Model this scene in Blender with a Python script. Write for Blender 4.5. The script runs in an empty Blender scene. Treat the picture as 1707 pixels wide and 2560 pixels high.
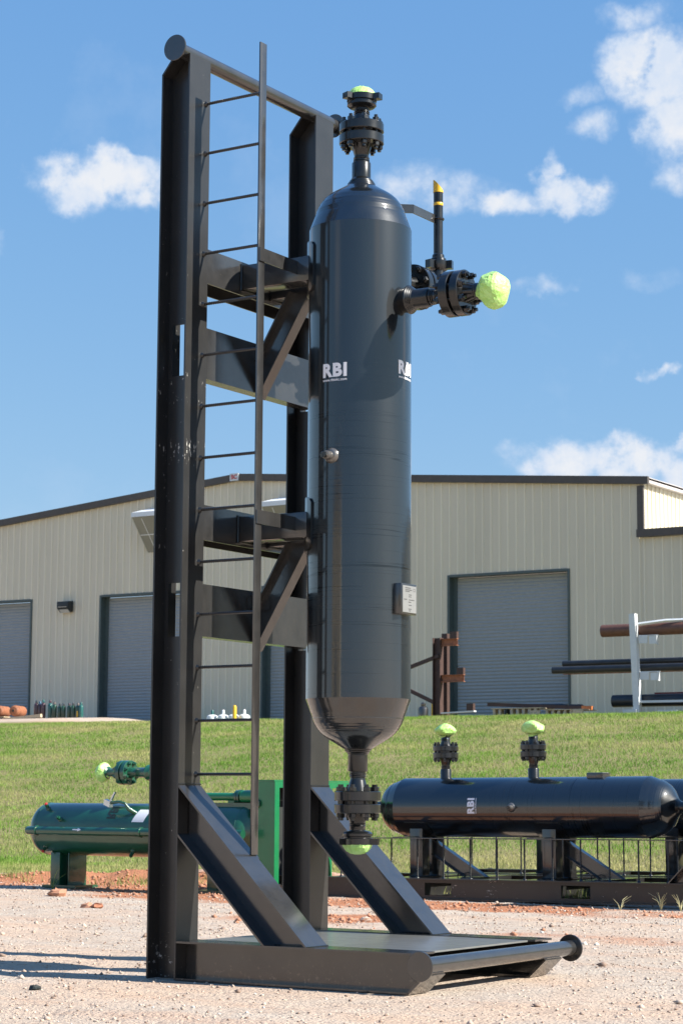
import bpy, math, random
import numpy as np
from mathutils import Vector, Matrix
random.seed(7)
R = math.radians
scene = bpy.context.scene
COL = scene.collection

# ------------------------------------------------------------------ camera
CAM = Vector((7.2773, -9.7081, 1.0258))
yaw, pitch, roll = 1.0026, 0.1327, 0.0063
fw = Vector((-math.cos(yaw)*math.cos(pitch), math.sin(yaw)*math.cos(pitch), math.sin(pitch)))
rt = fw.cross(Vector((0, 0, 1))).normalized(); up = rt.cross(fw)
r2 = rt*math.cos(roll)+up*math.sin(roll); u2 = up*math.cos(roll)-rt*math.sin(roll)
cd = bpy.data.cameras.new('camera'); cam = bpy.data.objects.new('camera', cd); COL.objects.link(cam)
cd.sensor_fit = 'VERTICAL'; cd.sensor_height = 36; cd.lens = 5314.27/2560*36
cd.clip_start = .1; cd.clip_end = 3000
cd.dof.use_dof = True; cd.dof.focus_distance = 12.3; cd.dof.aperture_fstop = 11
M = Matrix((r2, u2, -fw)).transposed().to_4x4(); M.translation = CAM
cam.matrix_world = M
scene.camera = cam

# ------------------------------------------------------------------ light
SUN = Vector((.397, .094, .300)).normalized()
ld = bpy.data.lights.new('sun', 'SUN'); ld.energy = 5.0; ld.angle = R(.53); ld.color = (1, .955, .87)
sun = bpy.data.objects.new('sun', ld); COL.objects.link(sun)
sun.rotation_euler = SUN.to_track_quat('Z', 'Y').to_euler()
vs = scene.view_settings
vs.view_transform = 'Standard'; vs.look = 'None'; vs.exposure = 1.05; vs.gamma = 1

class NT:
    def __init__(s, tree): s.t = tree; s.n = tree.nodes; s.l = tree.links
    def node(s, typ, **kw):
        n = s.n.new(typ)
        for k, v in kw.items():
            if k == 'inp':
                for a, b in v.items():
                    if hasattr(b, 'is_output') or b.__class__.__name__.startswith('NodeSocket'): s.l.new(b, n.inputs[a])
                    else: n.inputs[a].default_value = b
            else: setattr(n, k, v)
        return n
    def math(s, op, a, b=0., c=0., clamp=False):
        n = s.node('ShaderNodeMath', operation=op, use_clamp=clamp, inp={0: a, 1: b, 2: c}); return n.outputs[0]
    def mix(s, f, a, b):
        n = s.node('ShaderNodeMix', data_type='RGBA'); 
        for i, v in ((0, f), (6, a), (7, b)):
            if v.__class__.__name__.startswith('NodeSocket'): s.l.new(v, n.inputs[i])
            else: n.inputs[i].default_value = v if i == 0 else (*v[:3], 1)
        return n.outputs[2]
    def noise(s, vec, scale, detail=4, rough=.55, dim='3D'):
        n = s.node('ShaderNodeTexNoise', noise_dimensions=dim, inp={'Scale': scale, 'Detail': detail, 'Roughness': rough})
        if vec is not None: s.l.new(vec, n.inputs['Vector'])
        return n.outputs['Fac']
    def mapr(s, v, a, b, c=0., d=1., smooth=False):
        n = s.node('ShaderNodeMapRange', inp={0: v, 1: a, 2: b, 3: c, 4: d})
        if smooth: n.interpolation_type = 'SMOOTHSTEP'
        return n.outputs[0]

# world: Nishita sky with clouds laid out in azimuth / elevation
w = bpy.data.worlds.new('World'); scene.world = w; w.use_nodes = True
T = NT(w.node_tree); T.n.clear()
sky = T.node('ShaderNodeTexSky', sky_type='NISHITA', sun_disc=False, sun_elevation=math.asin(SUN.z),
             sun_rotation=math.atan2(SUN.x, SUN.y), altitude=1400, air_density=1.0, dust_density=.15, ozone_density=3.0)
bg = T.node('ShaderNodeBackground', inp={'Strength': .095})
sc_ = T.node('ShaderNodeSeparateColor', inp={0: sky.outputs[0]}); K = .1967
chs = [T.math('MULTIPLY', T.math('POWER', T.math('MULTIPLY', sc_.outputs[i], K), g_), a_/K) for i, (a_, g_) in enumerate(((.575, .763), (.630, .487), (.800, .19)))]
cmb = T.node('ShaderNodeCombineColor', inp={0: chs[0], 1: chs[1], 2: chs[2]})
T.l.new(cmb.outputs[0], bg.inputs[0])
tc = T.node('ShaderNodeTexCoord').outputs['Generated']
nrm = T.node('ShaderNodeVectorMath', operation='NORMALIZE', inp={0: tc}).outputs[0]
sx = T.node('ShaderNodeSeparateXYZ', inp={0: nrm})
az = T.math('MULTIPLY', T.math('ARCTAN2', sx.outputs[1], sx.outputs[0]), 57.2958)
el = T.math('MULTIPLY', T.math('ARCSINE', sx.outputs[2]), 57.2958)
wn = T.node('ShaderNodeTexNoise', inp={'Vector': nrm, 'Scale': 40., 'Detail': 6., 'Roughness': .6})
wv = T.node('ShaderNodeSeparateColor', inp={0: wn.outputs['Color']})
azw = T.math('ADD', az, T.math('MULTIPLY', T.math('SUBTRACT', wv.outputs[0], .5), 2.3))
elw = T.math('ADD', el, T.math('MULTIPLY', T.math('SUBTRACT', wv.outputs[1], .5), 1.5))
CL = [(129.2, 16.35, 2.1, .85, 1.15), (113.98, 19.32, 1.6, 1.25, 1.2), (113.3, 17.73, 1.1, 1.1, 1.0), (115.9, 18.66, .75, .3, .5),
      (115.6, 17.9, .8, .45, .55), (113.31, 16.48, .55, .6, .6), (114.43, 20.67, 1.1, .45, .6), (116.3, 16.05, 1.1, .6, .95),
      (116.87, 16.7, .4, .55, .55), (117.9, 15.9, 1.5, .45, .85), (120.0, 16.2, 2.3, .7, .62), (116.9, 13.6, 1.1, .25, .5),
      (113.94, 13.88, 1.1, .35, .3), (113.97, 11.33, .6, .2, .75), (116.46, 8.95, 1.6, .6, .9), (114.82, 8.81, 1.6, .75, 1.1),
      (113.66, 8.7, .9, .8, 1.0), (117.63, 9.2, .7, .3, .6), (113.2, 9.5, .35, .5, .9), (132.1, 14.72, .4, .5, .45),
      (112.0, 18.5, 1.4, 2.0, 1.1), (110.5, 9.0, 3.0, .9, 1.0), (60., 12., 7., 1.6, .9), (35., 22., 6., 2.2, .9), (-20., 15., 9., 2., .9),
      (-60., 24., 8., 3., .8), (160., 14., 7., 1.6, .9), (200., 20., 8., 2.5, .9), (-110., 14., 9., 2., .8)]
acc = None
for a, e, ra, re, st in CL:
    dx = T.math('MULTIPLY', T.math('SUBTRACT', azw, a), 1/ra); dy = T.math('MULTIPLY', T.math('SUBTRACT', elw, e), 1/re)
    d2 = T.math('ADD', T.math('MULTIPLY', dx, dx), T.math('MULTIPLY', dy, dy))
    m = T.mapr(d2, 0., 1.35, st, 0.)
    acc = m if acc is None else T.math('MAXIMUM', acc, m)
fn = T.node('ShaderNodeTexNoise', inp={'Vector': nrm, 'Scale': 75., 'Detail': 7., 'Roughness': .58}).outputs['Fac']
den = T.math('MULTIPLY', acc, T.mapr(fn, .28, .72, .35, 1.5))
alpha = T.mapr(den, .04, .86, 0., .95, True)
wisp = T.mapr(T.node('ShaderNodeTexNoise', inp={'Vector': nrm, 'Scale': 9., 'Detail': 6., 'Roughness': .65}).outputs['Fac'], .56, .78, 0., .22)
alpha = T.math('MAXIMUM', alpha, wisp)
cn = T.node('ShaderNodeTexNoise', inp={'Vector': nrm, 'Scale': 48., 'Detail': 5., 'Roughness': .6}).outputs['Fac']
shade = T.math('MULTIPLY', T.mapr(den, .25, 1.0, 0., 1.), T.mapr(cn, .38, .6, .45, 1.))
ccol = T.mix(shade, (.58, .72, .93), (.88, .90, .94))
bgc = T.node('ShaderNodeBackground', inp={'Color': ccol, 'Strength': .48})
ms = T.node('ShaderNodeMixShader', inp={0: alpha, 1: bg.outputs[0], 2: bgc.outputs[0]})
T.l.new(ms.outputs[0], T.node('ShaderNodeOutputWorld').inputs[0])

# ------------------------------------------------------------------ mesh helpers
class MB:
    def __init__(s): s.v = []; s.f = []
    def add(s, vs, fs):
        o = len(s.v); s.v += [tuple(v) for v in vs]; s.f += [tuple(i+o for i in f) for f in fs]; return s
    def box(s, x0, x1, y0, y1, z0, z1):
        return s.add([(x, y, z) for x in (x0, x1) for y in (y0, y1) for z in (z0, z1)],
                     [(0, 1, 3, 2), (4, 6, 7, 5), (0, 4, 5, 1), (2, 3, 7, 6), (0, 2, 6, 4), (1, 5, 7, 3)])
    def prism(s, poly, axis, a, b):
        k = 'xyz'.index(axis)
        def P(q, c):
            q = list(q); q.insert(k, c); return tuple(q)
        n = len(poly)
        return s.add([P(q, a) for q in poly]+[P(q, b) for q in poly],
                     [tuple(range(n)), tuple(range(2*n-1, n-1, -1))]+[(i, i+n, (i+1) % n+n, (i+1) % n) for i in range(n)])
    def lathe(s, prof, o=(0, 0, 0), d=(0, 0, 1), seg=32, ph=0.):
        o = Vector(o); d = Vector(d).normalized()
        a = Vector((0, 0, 1)) if abs(d.z) < .9 else Vector((1, 0, 0))
        a = (a-d*a.dot(d)).normalized(); b = d.cross(a)
        vs = []; fs = []
        for r_, t in prof:
            for i in range(seg):
                th = ph+2*math.pi*i/seg
                vs.append(o+d*t+(a*math.cos(th)+b*math.sin(th))*r_)
        n = len(prof)
        for j in range(n-1):
            for i in range(seg):
                k = (i+1) % seg
                fs.append((j*seg+i, j*seg+k, (j+1)*seg+k, (j+1)*seg+i))
        fs.append(tuple(range(seg-1, -1, -1))); fs.append(tuple((n-1)*seg+i for i in range(seg)))
        return s.add(vs, fs)
    def tube(s, p, q, r_, seg=16, r2_=None):
        p = Vector(p); q = Vector(q); L = (q-p).length
        return s.lathe([(r_, 0), (r_ if r2_ is None else r2_, L)], p, q-p, seg)
    def path(s, pts, r_, seg=12):
        pts = [Vector(p) for p in pts]; vs = []; fs = []; prev = None
        for i, p in enumerate(pts):
            d = (pts[min(i+1, len(pts)-1)]-pts[max(i-1, 0)]).normalized()
            if prev is None:
                a = Vector((0, 0, 1)) if abs(d.z) < .9 else Vector((1, 0, 0))
            else: a = prev
            a = (a-d*a.dot(d)).normalized(); prev = a; b = d.cross(a)
            rr = r_[i] if isinstance(r_, (list, tuple)) else r_
            for k in range(seg):
                th = 2*math.pi*k/seg; vs.append(p+(a*math.cos(th)+b*math.sin(th))*rr)
        for j in range(len(pts)-1):
            for i in range(seg):
                k = (i+1) % seg; fs.append((j*seg+i, j*seg+k, (j+1)*seg+k, (j+1)*seg+i))
        fs.append(tuple(range(seg-1, -1, -1))); fs.append(tuple((len(pts)-1)*seg+i for i in range(seg)))
        return s.add(vs, fs)
    def beam(s, p, q, wv, dv, b, d, tf=.01, tw=.008):
        """I section from p to q, width along wv, depth along dv, centred"""
        p = Vector(p); q = Vector(q); wv = Vector(wv).normalized(); dv = Vector(dv).normalized()
        def bx(w0, w1, d0, d1):
            vs = [c+wv*ww+dv*dd for c in (p, q) for ww in (w0, w1) for dd in (d0, d1)]
            s.add(vs, [(0, 1, 3, 2), (4, 6, 7, 5), (0, 4, 5, 1), (2, 3, 7, 6), (0, 2, 6, 4), (1, 5, 7, 3)])
        bx(-b/2, b/2, d/2-tf, d/2); bx(-b/2, b/2, -d/2, -d/2+tf); bx(-tw/2, tw/2, -d/2+tf, d/2-tf); return s
    def obox(s, c, X, Y, Z):
        c = Vector(c); X = Vector(X); Y = Vector(Y); Z = Vector(Z)
        return s.add([c+X*i+Y*j+Z*k for i in (-1, 1) for j in (-1, 1) for k in (-1, 1)],
                     [(0, 1, 3, 2), (4, 6, 7, 5), (0, 4, 5, 1), (2, 3, 7, 6), (0, 2, 6, 4), (1, 5, 7, 3)])
    def build(s, name, mat, parent=None, smooth=True, bevel=0., loc=None):
        me = bpy.data.meshes.new(name); me.from_pydata(s.v, [], s.f)
        import bmesh
        bm = bmesh.new(); bm.from_mesh(me); bmesh.ops.recalc_face_normals(bm, faces=bm.faces)
        if bevel:
            eg = [e for e in bm.edges if len(e.link_faces) == 2 and e.calc_face_angle(0) > .6]
            bmesh.ops.bevel(bm, geom=eg, offset=bevel, segments=2, affect='EDGES', profile=.6)
        bm.to_mesh(me); bm.free()
        if smooth:
            me.polygons.foreach_set('use_smooth', [True]*len(me.polygons)); me.set_sharp_from_angle(angle=R(32))
        me.materials.append(mat)
        o = bpy.data.objects.new(name, me); COL.objects.link(o)
        if parent: o.parent = parent
        if loc: o.location = loc
        return o

def npmesh(name, V, F, mat, smooth=False, parent=None):
    me = bpy.data.meshes.new(name); k = F.shape[1]
    me.vertices.add(len(V)); me.vertices.foreach_set('co', V.astype(np.float32).ravel())
    me.loops.add(F.size); me.loops.foreach_set('vertex_index', F.astype(np.int32).ravel())
    me.polygons.add(len(F)); me.polygons.foreach_set('loop_start', np.arange(0, F.size, k, dtype=np.int32))
    me.polygons.foreach_set('loop_total', np.full(len(F), k, dtype=np.int32))
    me.update(calc_edges=True)
    if smooth: me.polygons.foreach_set('use_smooth', [True]*len(F))
    me.materials.append(mat)
    o = bpy.data.objects.new(name, me); COL.objects.link(o); o.parent = parent
    return o

def tag(o, label=None, cat=None, group=None, kind=None):
    if label: o['label'] = label
    if cat: o['category'] = cat
    if group: o['group'] = group
    if kind: o['kind'] = kind
    return o
def empty(name, loc=(0, 0, 0), **kw):
    o = bpy.data.objects.new(name, None); COL.objects.link(o); o.location = loc; o.empty_display_size = .2
    return tag(o, **kw)
def copy_tree(o, parent=None):
    c = o.copy(); COL.objects.link(c); c.parent = parent
    for ch in o.children: copy_tree(ch, c)
    return c
def text_mb(body, size, offset=0., sx_=1., spacing=1.):
    cu = bpy.data.curves.new('t', 'FONT'); cu.body = body; cu.size = size; cu.offset = offset; cu.align_x = 'CENTER'; cu.align_y = 'CENTER'
    cu.space_character = spacing; cu.resolution_u = 4
    o = bpy.data.objects.new('t', cu); COL.objects.link(o)
    dg = bpy.context.evaluated_depsgraph_get(); me = o.evaluated_get(dg).to_mesh()
    v = [(p.co.x*sx_, p.co.y) for p in me.vertices]; f = [tuple(p.vertices) for p in me.polygons]
    o.evaluated_get(dg).to_mesh_clear(); bpy.data.objects.remove(o); bpy.data.curves.remove(cu)
    return v, f

# ------------------------------------------------------------------ materials
def mat(name):
    m = bpy.data.materials.new(name); m.use_nodes = True; t = NT(m.node_tree)
    return m, t, t.n['Principled BSDF']
def paint(name, col, rough=.45, coat=.8, croughness=.06, peel=.15, var=.3, scale=6., metallic=0., spec=.5, ior=1.5):
    m, t, b = mat(name); oc = t.node('ShaderNodeTexCoord').outputs['Object']
    n = t.noise(oc, scale, 5)
    c = t.mix(t.mapr(n, .3, .7), tuple(x*(1-var) for x in col), tuple(x*(1+var) for x in col))
    if name == 'black_paint':
        zz = t.node('ShaderNodeSeparateXYZ', inp={0: oc}).outputs[2]
        sp1 = t.math('MULTIPLY', t.mapr(t.noise(oc, 34, 6, .75), .56, .68), t.mapr(zz, .16, .0)); sp2 = t.mapr(t.noise(oc, 90, 3, .6), .70, .74)
        c = t.mix(t.math('MULTIPLY', t.math('MAXIMUM', sp1, t.math('MULTIPLY', sp2, .5)), .55), c, (.30, .23, .17))
    t.l.new(c, b.inputs['Base Color']); b.inputs['Metallic'].default_value = metallic
    t.l.new(t.mapr(t.noise(oc, scale*2.3, 4), .3, .7, rough*.85, rough*1.15), b.inputs['Roughness'])
    b.inputs['Coat Weight'].default_value = coat; b.inputs['Coat Roughness'].default_value = croughness
    b.inputs['Specular IOR Level'].default_value = spec; b.inputs['Coat IOR'].default_value = ior
    if peel:
        bm = t.node('ShaderNodeBump', inp={'Strength': peel, 'Distance': .002, 'Height': t.noise(oc, 260, 2)})
        t.l.new(bm.outputs[0], b.inputs['Normal']); t.l.new(bm.outputs[0], b.inputs['Coat Normal'])
    return m
def plain(name, col, rough=.6, metallic=0., var=.12, scale=8., bump=0., bscale=60.):
    m, t, b = mat(name); oc = t.node('ShaderNodeTexCoord').outputs['Object']
    n = t.noise(oc, scale, 5)
    t.l.new(t.mix(t.mapr(n, .3, .7), tuple(x*(1-var) for x in col), tuple(min(1, x*(1+var)) for x in col)), b.inputs['Base Color'])
    b.inputs['Roughness'].default_value = rough; b.inputs['Metallic'].default_value = metallic
    if bump: t.l.new(t.node('ShaderNodeBump', inp={'Strength': bump, 'Distance': .004, 'Height': t.noise(oc, bscale, 4)}).outputs[0], b.inputs['Normal'])
    return m

BLACK = paint('black_paint', (.0155, .0145, .0135), rough=.5, coat=1., croughness=.045, peel=.13, spec=.36, ior=1.75)
BLACKG = paint('black_gloss', (.008, .0085, .009), rough=.32, coat=.8, croughness=.035, peel=.05, spec=.25)
# frame beams: black with white transport scuffs in places
m, t, b = mat('scuffed_black_paint'); FRAME = m
oc = t.node('ShaderNodeTexCoord').outputs['Object']; sp = t.node('ShaderNodeSeparateXYZ', inp={0: oc})
mp = t.node('ShaderNodeMapping', inp={0: oc, 3: (16, 16, 6)})
sc_n = t.noise(mp.outputs[0], 3.5, 6, .7)
def band(z0, z1): return t.math('MULTIPLY', t.mapr(sp.outputs[2], z0-.03, z0+.03), t.mapr(sp.outputs[2], z1-.03, z1+.03, 1., 0.))
msk = t.math('MAXIMUM', band(3.27, 3.45), band(2.93, 3.07)); msk = t.math('MAXIMUM', msk, t.math('MULTIPLY', t.math('MULTIPLY', band(2.4, 4.4), t.mapr(sp.outputs[0], -.19, -.195)), .45))
scf = t.math('MULTIPLY', t.mapr(t.math('ADD', sc_n, t.math('MULTIPLY', t.math('MULTIPLY', msk, t.mapr(t.noise(oc, 4.5, 2), .4, .6, .3, 1.)), .115)), .685, .71), t.mapr(sp.outputs[1], .25, .22))
low = t.math('MULTIPLY', t.mapr(t.noise(oc, 30, 5, .7), .60, .64), t.math('MULTIPLY', t.mapr(sp.outputs[2], .24, .1), t.mapr(sp.outputs[0], 0., -.02)))
scf = t.math('MAXIMUM', scf, low)
base = t.mix(t.mapr(t.noise(oc, 5, 5), .3, .7), (.011, .0105, .010), (.019, .018, .017))
t.l.new(t.mix(scf, base, (.5, .48, .44)), b.inputs['Base Color'])
b.inputs['Roughness'].default_value = .42; t.l.new(t.mapr(scf, 0, 1, .5, 0.), b.inputs['Coat Weight']); b.inputs['Coat Roughness'].default_value = .06; b.inputs['Specular IOR Level'].default_value = .5
bm_ = t.node('ShaderNodeBump', inp={'Strength': .22, 'Distance': .002, 'Height': t.noise(oc, 260, 2)})
t.l.new(bm_.outputs[0], b.inputs['Normal']); t.l.new(bm_.outputs[0], b.inputs['Coat Normal'])
# vessel shell: faint machining rings
m, t, b = mat('vessel_black_paint'); VESSEL = m
oc = t.node('ShaderNodeTexCoord').outputs['Object']
sp = t.node('ShaderNodeSeparateXYZ', inp={0: oc})
mp = t.node('ShaderNodeMapping', inp={0: oc, 3: (.35, .35, 34)})
ring = t.noise(mp.outputs[0], 1.4, 3, .7)
mp2 = t.node('ShaderNodeMapping', inp={0: oc, 3: (2.5, 2.5, .35)})
dust = t.noise(mp2.outputs[0], 1.5, 5, .6)
line = t.mapr(ring, .655, .69)
low = t.mapr(sp.outputs[2], 3.6, 2.9)
mp3 = t.node('ShaderNodeMapping', inp={0: oc, 3: (.12, .12, 7)}); iso = t.math('ABSOLUTE', t.math('SUBTRACT', t.noise(mp3.outputs[0], 1.3, 3, .6), .5)); line = t.math('MAXIMUM', line, t.math('MULTIPLY', t.mapr(iso, .002, .008, 1., 0.), t.mapr(t.noise(oc, 3, 2), .35, .6)))
line = t.math('MULTIPLY', line, low)
c = t.mix(t.mapr(dust, .3, .7), (.0028, .0045, .0065), (.0075, .0105, .013))
t.l.new(t.mix(t.math('MULTIPLY', line, .9), c, (.002, .002, .002)), b.inputs['Base Color']); t.l.new(t.mapr(line, 0., 1., .24, .04), b.inputs['Specular IOR Level'])
b.inputs['Roughness'].default_value = .36; b.inputs['Coat Weight'].default_value = 1.; b.inputs['Coat IOR'].default_value = 1.72; b.inputs['Coat Roughness'].default_value = .025
hh = t.math('ADD', t.math('MULTIPLY', t.noise(oc, 260, 2), .6), t.math('MULTIPLY', t.math('MULTIPLY', t.mapr(ring, .35, .75), low), .5))
bm_ = t.node('ShaderNodeBump', inp={'Strength': .10, 'Distance': .002, 'Height': hh})
t.l.new(bm_.outputs[0], b.inputs['Normal']); t.l.new(bm_.outputs[0], b.inputs['Coat Normal'])
HEAD = paint('vessel_head_paint', (.005, .007, .009), rough=.4, coat=1., croughness=.025, peel=.12, spec=.25, ior=1.85)
YELLOW = paint('yellow_paint', (.72, .42, .012), rough=.4, coat=.5, peel=.05, var=.06)
m, t, b = mat('lime_tape'); TAPE = m
oc = t.node('ShaderNodeTexCoord').outputs['Object']
t.l.new(t.mix(t.mapr(t.noise(oc, 25, 4), .35, .65), (.38, .66, .15), (.50, .80, .27)), b.inputs['Base Color'])
b.inputs['Roughness'].default_value = .42; b.inputs['Subsurface Weight'].default_value = .15; b.inputs['Subsurface Radius'].default_value = (.02, .03, .01)
t.l.new(t.node('ShaderNodeBump', inp={'Strength': .45, 'Distance': .012, 'Height': t.math('ADD', t.noise(oc, 42, 4, .7), t.math('ABSOLUTE', t.math('SUBTRACT', t.noise(oc, 16, 3), .5)))}).outputs[0], b.inputs['Normal'])
DECAL = plain('white_decal', (.8, .8, .82), .45, var=.03)
DARKDECAL = plain('dark_decal', (.012, .02, .016), .5, var=.03)
PLATE = plain('steel_nameplate', (.27, .27, .26), .35, metallic=.3, var=.05)
INK = plain('dark_ink', (.07, .07, .07), .6, var=.05)
RED = plain('red_plastic', (.5, .04, .04), .5)
GREEN = paint('green_gloss', (.006, .066, .034), rough=.35, coat=.9, croughness=.05, peel=.08, var=.15)
GREENB = paint('bright_green_paint', (.006, .15, .05), rough=.4, coat=.6, croughness=.1, peel=.1, var=.1)
DARKBOX = plain('dark_interior', (.015, .02, .017), .7)
STEEL = plain('bright_steel', (.6, .6, .6), .25, metallic=1.)
BARE = paint('gauge_steel', (.16, .15, .14), rough=.3, coat=.4, peel=.1, metallic=.6)
SILVER = DECAL
# warehouse
def cladding(name, col):
    m, t, b = mat(name); oc = t.node('ShaderNodeTexCoord').outputs['Object']
    mp = t.node('ShaderNodeMapping', inp={0: oc, 3: (1.1, 1., .12)})
    n = t.noise(mp.outputs[0], 1.2, 5)
    t.l.new(t.mix(t.mapr(n, .3, .7), tuple(x*.93 for x in col), tuple(x*1.05 for x in col)), b.inputs['Base Color'])
    b.inputs['Roughness'].default_value = .42; return m
CLAD = cladding('tan_metal_cladding', (.665, .59, .445))
RIB_SHEEN = cladding('painted_rib_sheen', (.80, .715, .55))  # lighter tan for the ribs: their sky sheen is painted into the colour
TRIM = plain('dark_bronze_trim', (.075, .062, .052), .5)
SHUT = plain('grey_shutter_paint', (.28, .30, .305), .42, var=.05)
JAMB = plain('green_grey_jamb', (.07, .095, .09), .5)
ROOF = plain('galvanised_roof', (.45, .46, .46), .4)
HOODM = plain('white_sheet_metal', (.72, .74, .76), .4, var=.04)
LAMP = plain('dark_lamp_housing', (.02, .025, .027), .5); GLASS = plain('frosted_lens', (.55, .55, .52), .3)
RUSTD = plain('dark_red_primer', (.055, .028, .022), .6, var=.2); RUST = plain('rusty_steel', (.28, .105, .05), .7, var=.35, scale=14, bump=.4)
PIPEB = plain('brown_pipe_coating', (.13, .058, .038), .55, var=.2)
BLKPIPE = plain('black_pipe_lacquer', (.02, .022, .026), .4, var=.3, scale=4)
WHITE = plain('white_rack_paint', (.62, .64, .64), .5, var=.05)
WOOD = plain('weathered_timber', (.52, .42, .28), .8, var=.25, scale=20, bump=.4)
ORANGE = plain('orange_primer', (.55, .17, .05), .6)
CYLC = {'maroon': paint('maroon_enamel', (.045, .012, .020), var=.15), 'teal': paint('teal_enamel', (.006, .09, .08), var=.15),
        'green': paint('bottle_green_enamel', (.006, .045, .022), var=.15), 'black': BLACK, 'blue': paint('blue_enamel', (.03, .09, .17), var=.15),
        'grey': plain('grey_enamel', (.12, .10, .09)), 'yellow': YELLOW}
LPG = paint('white_tank_enamel', (.74, .76, .76), rough=.4, coat=.4, peel=0, var=.05)

# ------------------------------------------------------------------ terrain
rs = np.random.RandomState(3)
LAT = rs.rand(256, 256)
def vnoise(x, y, s):
    x = np.asarray(x, float)*s+71.3; y = np.asarray(y, float)*s+33.7
    xi = np.floor(x).astype(int); yi = np.floor(y).astype(int); fx = x-xi; fy = y-yi
    fx = fx*fx*(3-2*fx); fy = fy*fy*(3-2*fy)
    a = LAT[xi % 256, yi % 256]; b_ = LAT[(xi+1) % 256, yi % 256]; c_ = LAT[xi % 256, (yi+1) % 256]; d_ = LAT[(xi+1) % 256, (yi+1) % 256]
    return (a*(1-fx)+b_*fx)*(1-fy)+(c_*(1-fx)+d_*fx)*fy
def fbm(x, y, s, o=4):
    r_ = 0; am = .5; tot = 0
    for _ in range(o): r_ = r_+am*vnoise(x, y, s); tot += am; am *= .5; s *= 2.07
    return r_/tot
def ss(a, b, x):
    u = np.clip((np.asarray(x, float)-a)/(b-a), 0, 1); return u*u*(3-2*u)
def zt(x, y):
    x = np.asarray(x, float); y = np.asarray(y, float)
    u = np.clip((y-15.5)/(34-15.5), 0, 1)
    z = 2.87*(.22*(u*u*(3-2*u))+.78*u**1.08)
    z = z+.30*ss(34, 41, y)+.05*ss(41, 50, y)
    z = z+ss(-35, -38, x)*ss(40.5, 45.5, y)*.38
    ber = ss(15, 20, y)*ss(36, 33, y)
    z = z+(fbm(x, y, .35)-.5)*.10*ber+(fbm(x, y, 2.)-.5)*.05*ber
    # yard: little relief, flat where the skids stand
    yard = 1-ss(14, 17, y)
    frame = ss(1.0, 2.0, np.hypot(np.maximum(np.abs(x-.65)-1.1, 0), np.maximum(np.abs(y-.78)-.95, 0))*4)
    z = z+yard*frame*((fbm(x, y, 1.2)-.5)*.03+(fbm(x, y, 7.)-.5)*.018)
    z = z-yard*frame*(.020*np.exp(-((y-(4.3+.25*np.sin(.3*x)))/.16)**2)+.018*np.exp(-((y-(6.05+.25*np.sin(.3*x)))/.16)**2)+.014*np.exp(-((y-(-1.9+.3*np.sin(.35*x)))/.15)**2))*(.5+.9*fbm(x, y, .9))
    # dirt windrow at the foot of the grass
    z = z+np.exp(-((y-(10.6+.9*np.sin(x*.7)))/.55)**2)*ss(-5.6, -6.4, x)*(.05+.16*fbm(x, y, 2.5))*fbm(x, y, 1.1)*1.6
    return z-.004
def axis_pts(lo, hi, step, far_lo, far_hi, g=1.25):
    a = list(np.arange(lo, hi, step)); st = step; q = a[-1]
    while q < far_hi: st *= g; q += st; a.append(q)
    st = step; q = a[0]
    while q > far_lo: st *= g; q -= st; a.insert(0, q)
    return np.array(a)
gx = axis_pts(-38, 8, .085, -900, 900); gy = axis_pts(-8.5, 20, .06, -900, 1200, 1.09)
GX, GY = np.meshgrid(gx, gy, indexing='ij'); GZ = zt(GX, GY)
far = np.maximum(np.abs(GX), np.abs(GY)) > 120
nx, ny = GX.shape
V = np.stack([GX, GY, GZ], -1).reshape(-1, 3)
I = (np.arange(nx-1)[:, None]*ny+np.arange(ny-1)[None, :]).ravel()
F = np.stack([I, I+ny, I+ny+1, I+1], -1)
m, t, b = mat('yard_gravel_and_soil'); GROUNDM = m
def gauss(x, y, cx, cy, rx, ry): return np.exp(-(((x-cx)/rx)**2+((y-cy)/ry)**2))
def redf(x, y):
    r_ = gauss(x, y, -2.55, 5.7, .75, .55)*1.2+gauss(x, y, -3.0, 8.1, 1.1, .4)*1.0+gauss(x, y, -2.3, 8.2, .5, .3)
    r_ = r_+ss(-5.2, -6.5, x)*np.exp(-((y-10.2)/1.5)**2)*.85+ss(-8, -6, x)*np.exp(-((y-8.0)/.9)**2)*.55
    r_ = r_+gauss(x, y, -5.9, 9.5, 1.6, 1.6)*.9+ss(7.5, 5.5, np.abs(y-5.))*.22+gauss(x, y, -.5, 4.6, 4., .7)*.35
    return np.clip(r_*(.35+1.2*fbm(x, y, 1.3))-.26, 0, 1)
def grassf(x, y):
    edge = 13.6+2.4*ss(-8, -12, x)*-1+(fbm(x, y, .5)-.5)*3.0+(fbm(x, y, 2.6)-.5)*2.6
    return ss(-.7, .7, y-edge)
def bare(x, y):
    r_ = ss(.64, .76, fbm(x, y, .33, 5))*ss(37, 30, y)*.35+gauss(x, y, -14.5, 33, 2.2, 1.0)*.35+gauss(x, y, -10.3, 14.8, 2.2, 1.3)*.7
    return np.clip(r_+gauss(x, y, -12.5, 17.5, 1.8, .8)*.6, 0, 1)
me_o = npmesh('ground', V, F, GROUNDM, smooth=True); tag(me_o, kind='structure')
def attr(o, name, arr):
    a = o.data.attributes.new(name, 'FLOAT', 'POINT'); a.data.foreach_set('value', arr.astype(np.float32).ravel())
X_, Y_ = V[:, 0], V[:, 1]
attr(me_o, 'red', redf(X_, Y_)); attr(me_o, 'grass', grassf(X_, Y_)*(1-.75*bare(X_, Y_))*(1-ss(-35, -38, X_)*ss(41, 43.5, Y_)))
oc = t.node('ShaderNodeTexCoord').outputs['Object']
ra = t.node('ShaderNodeAttribute', attribute_name='red').outputs['Fac']; ga = t.node('ShaderNodeAttribute', attribute_name='grass').outputs['Fac']
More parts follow.
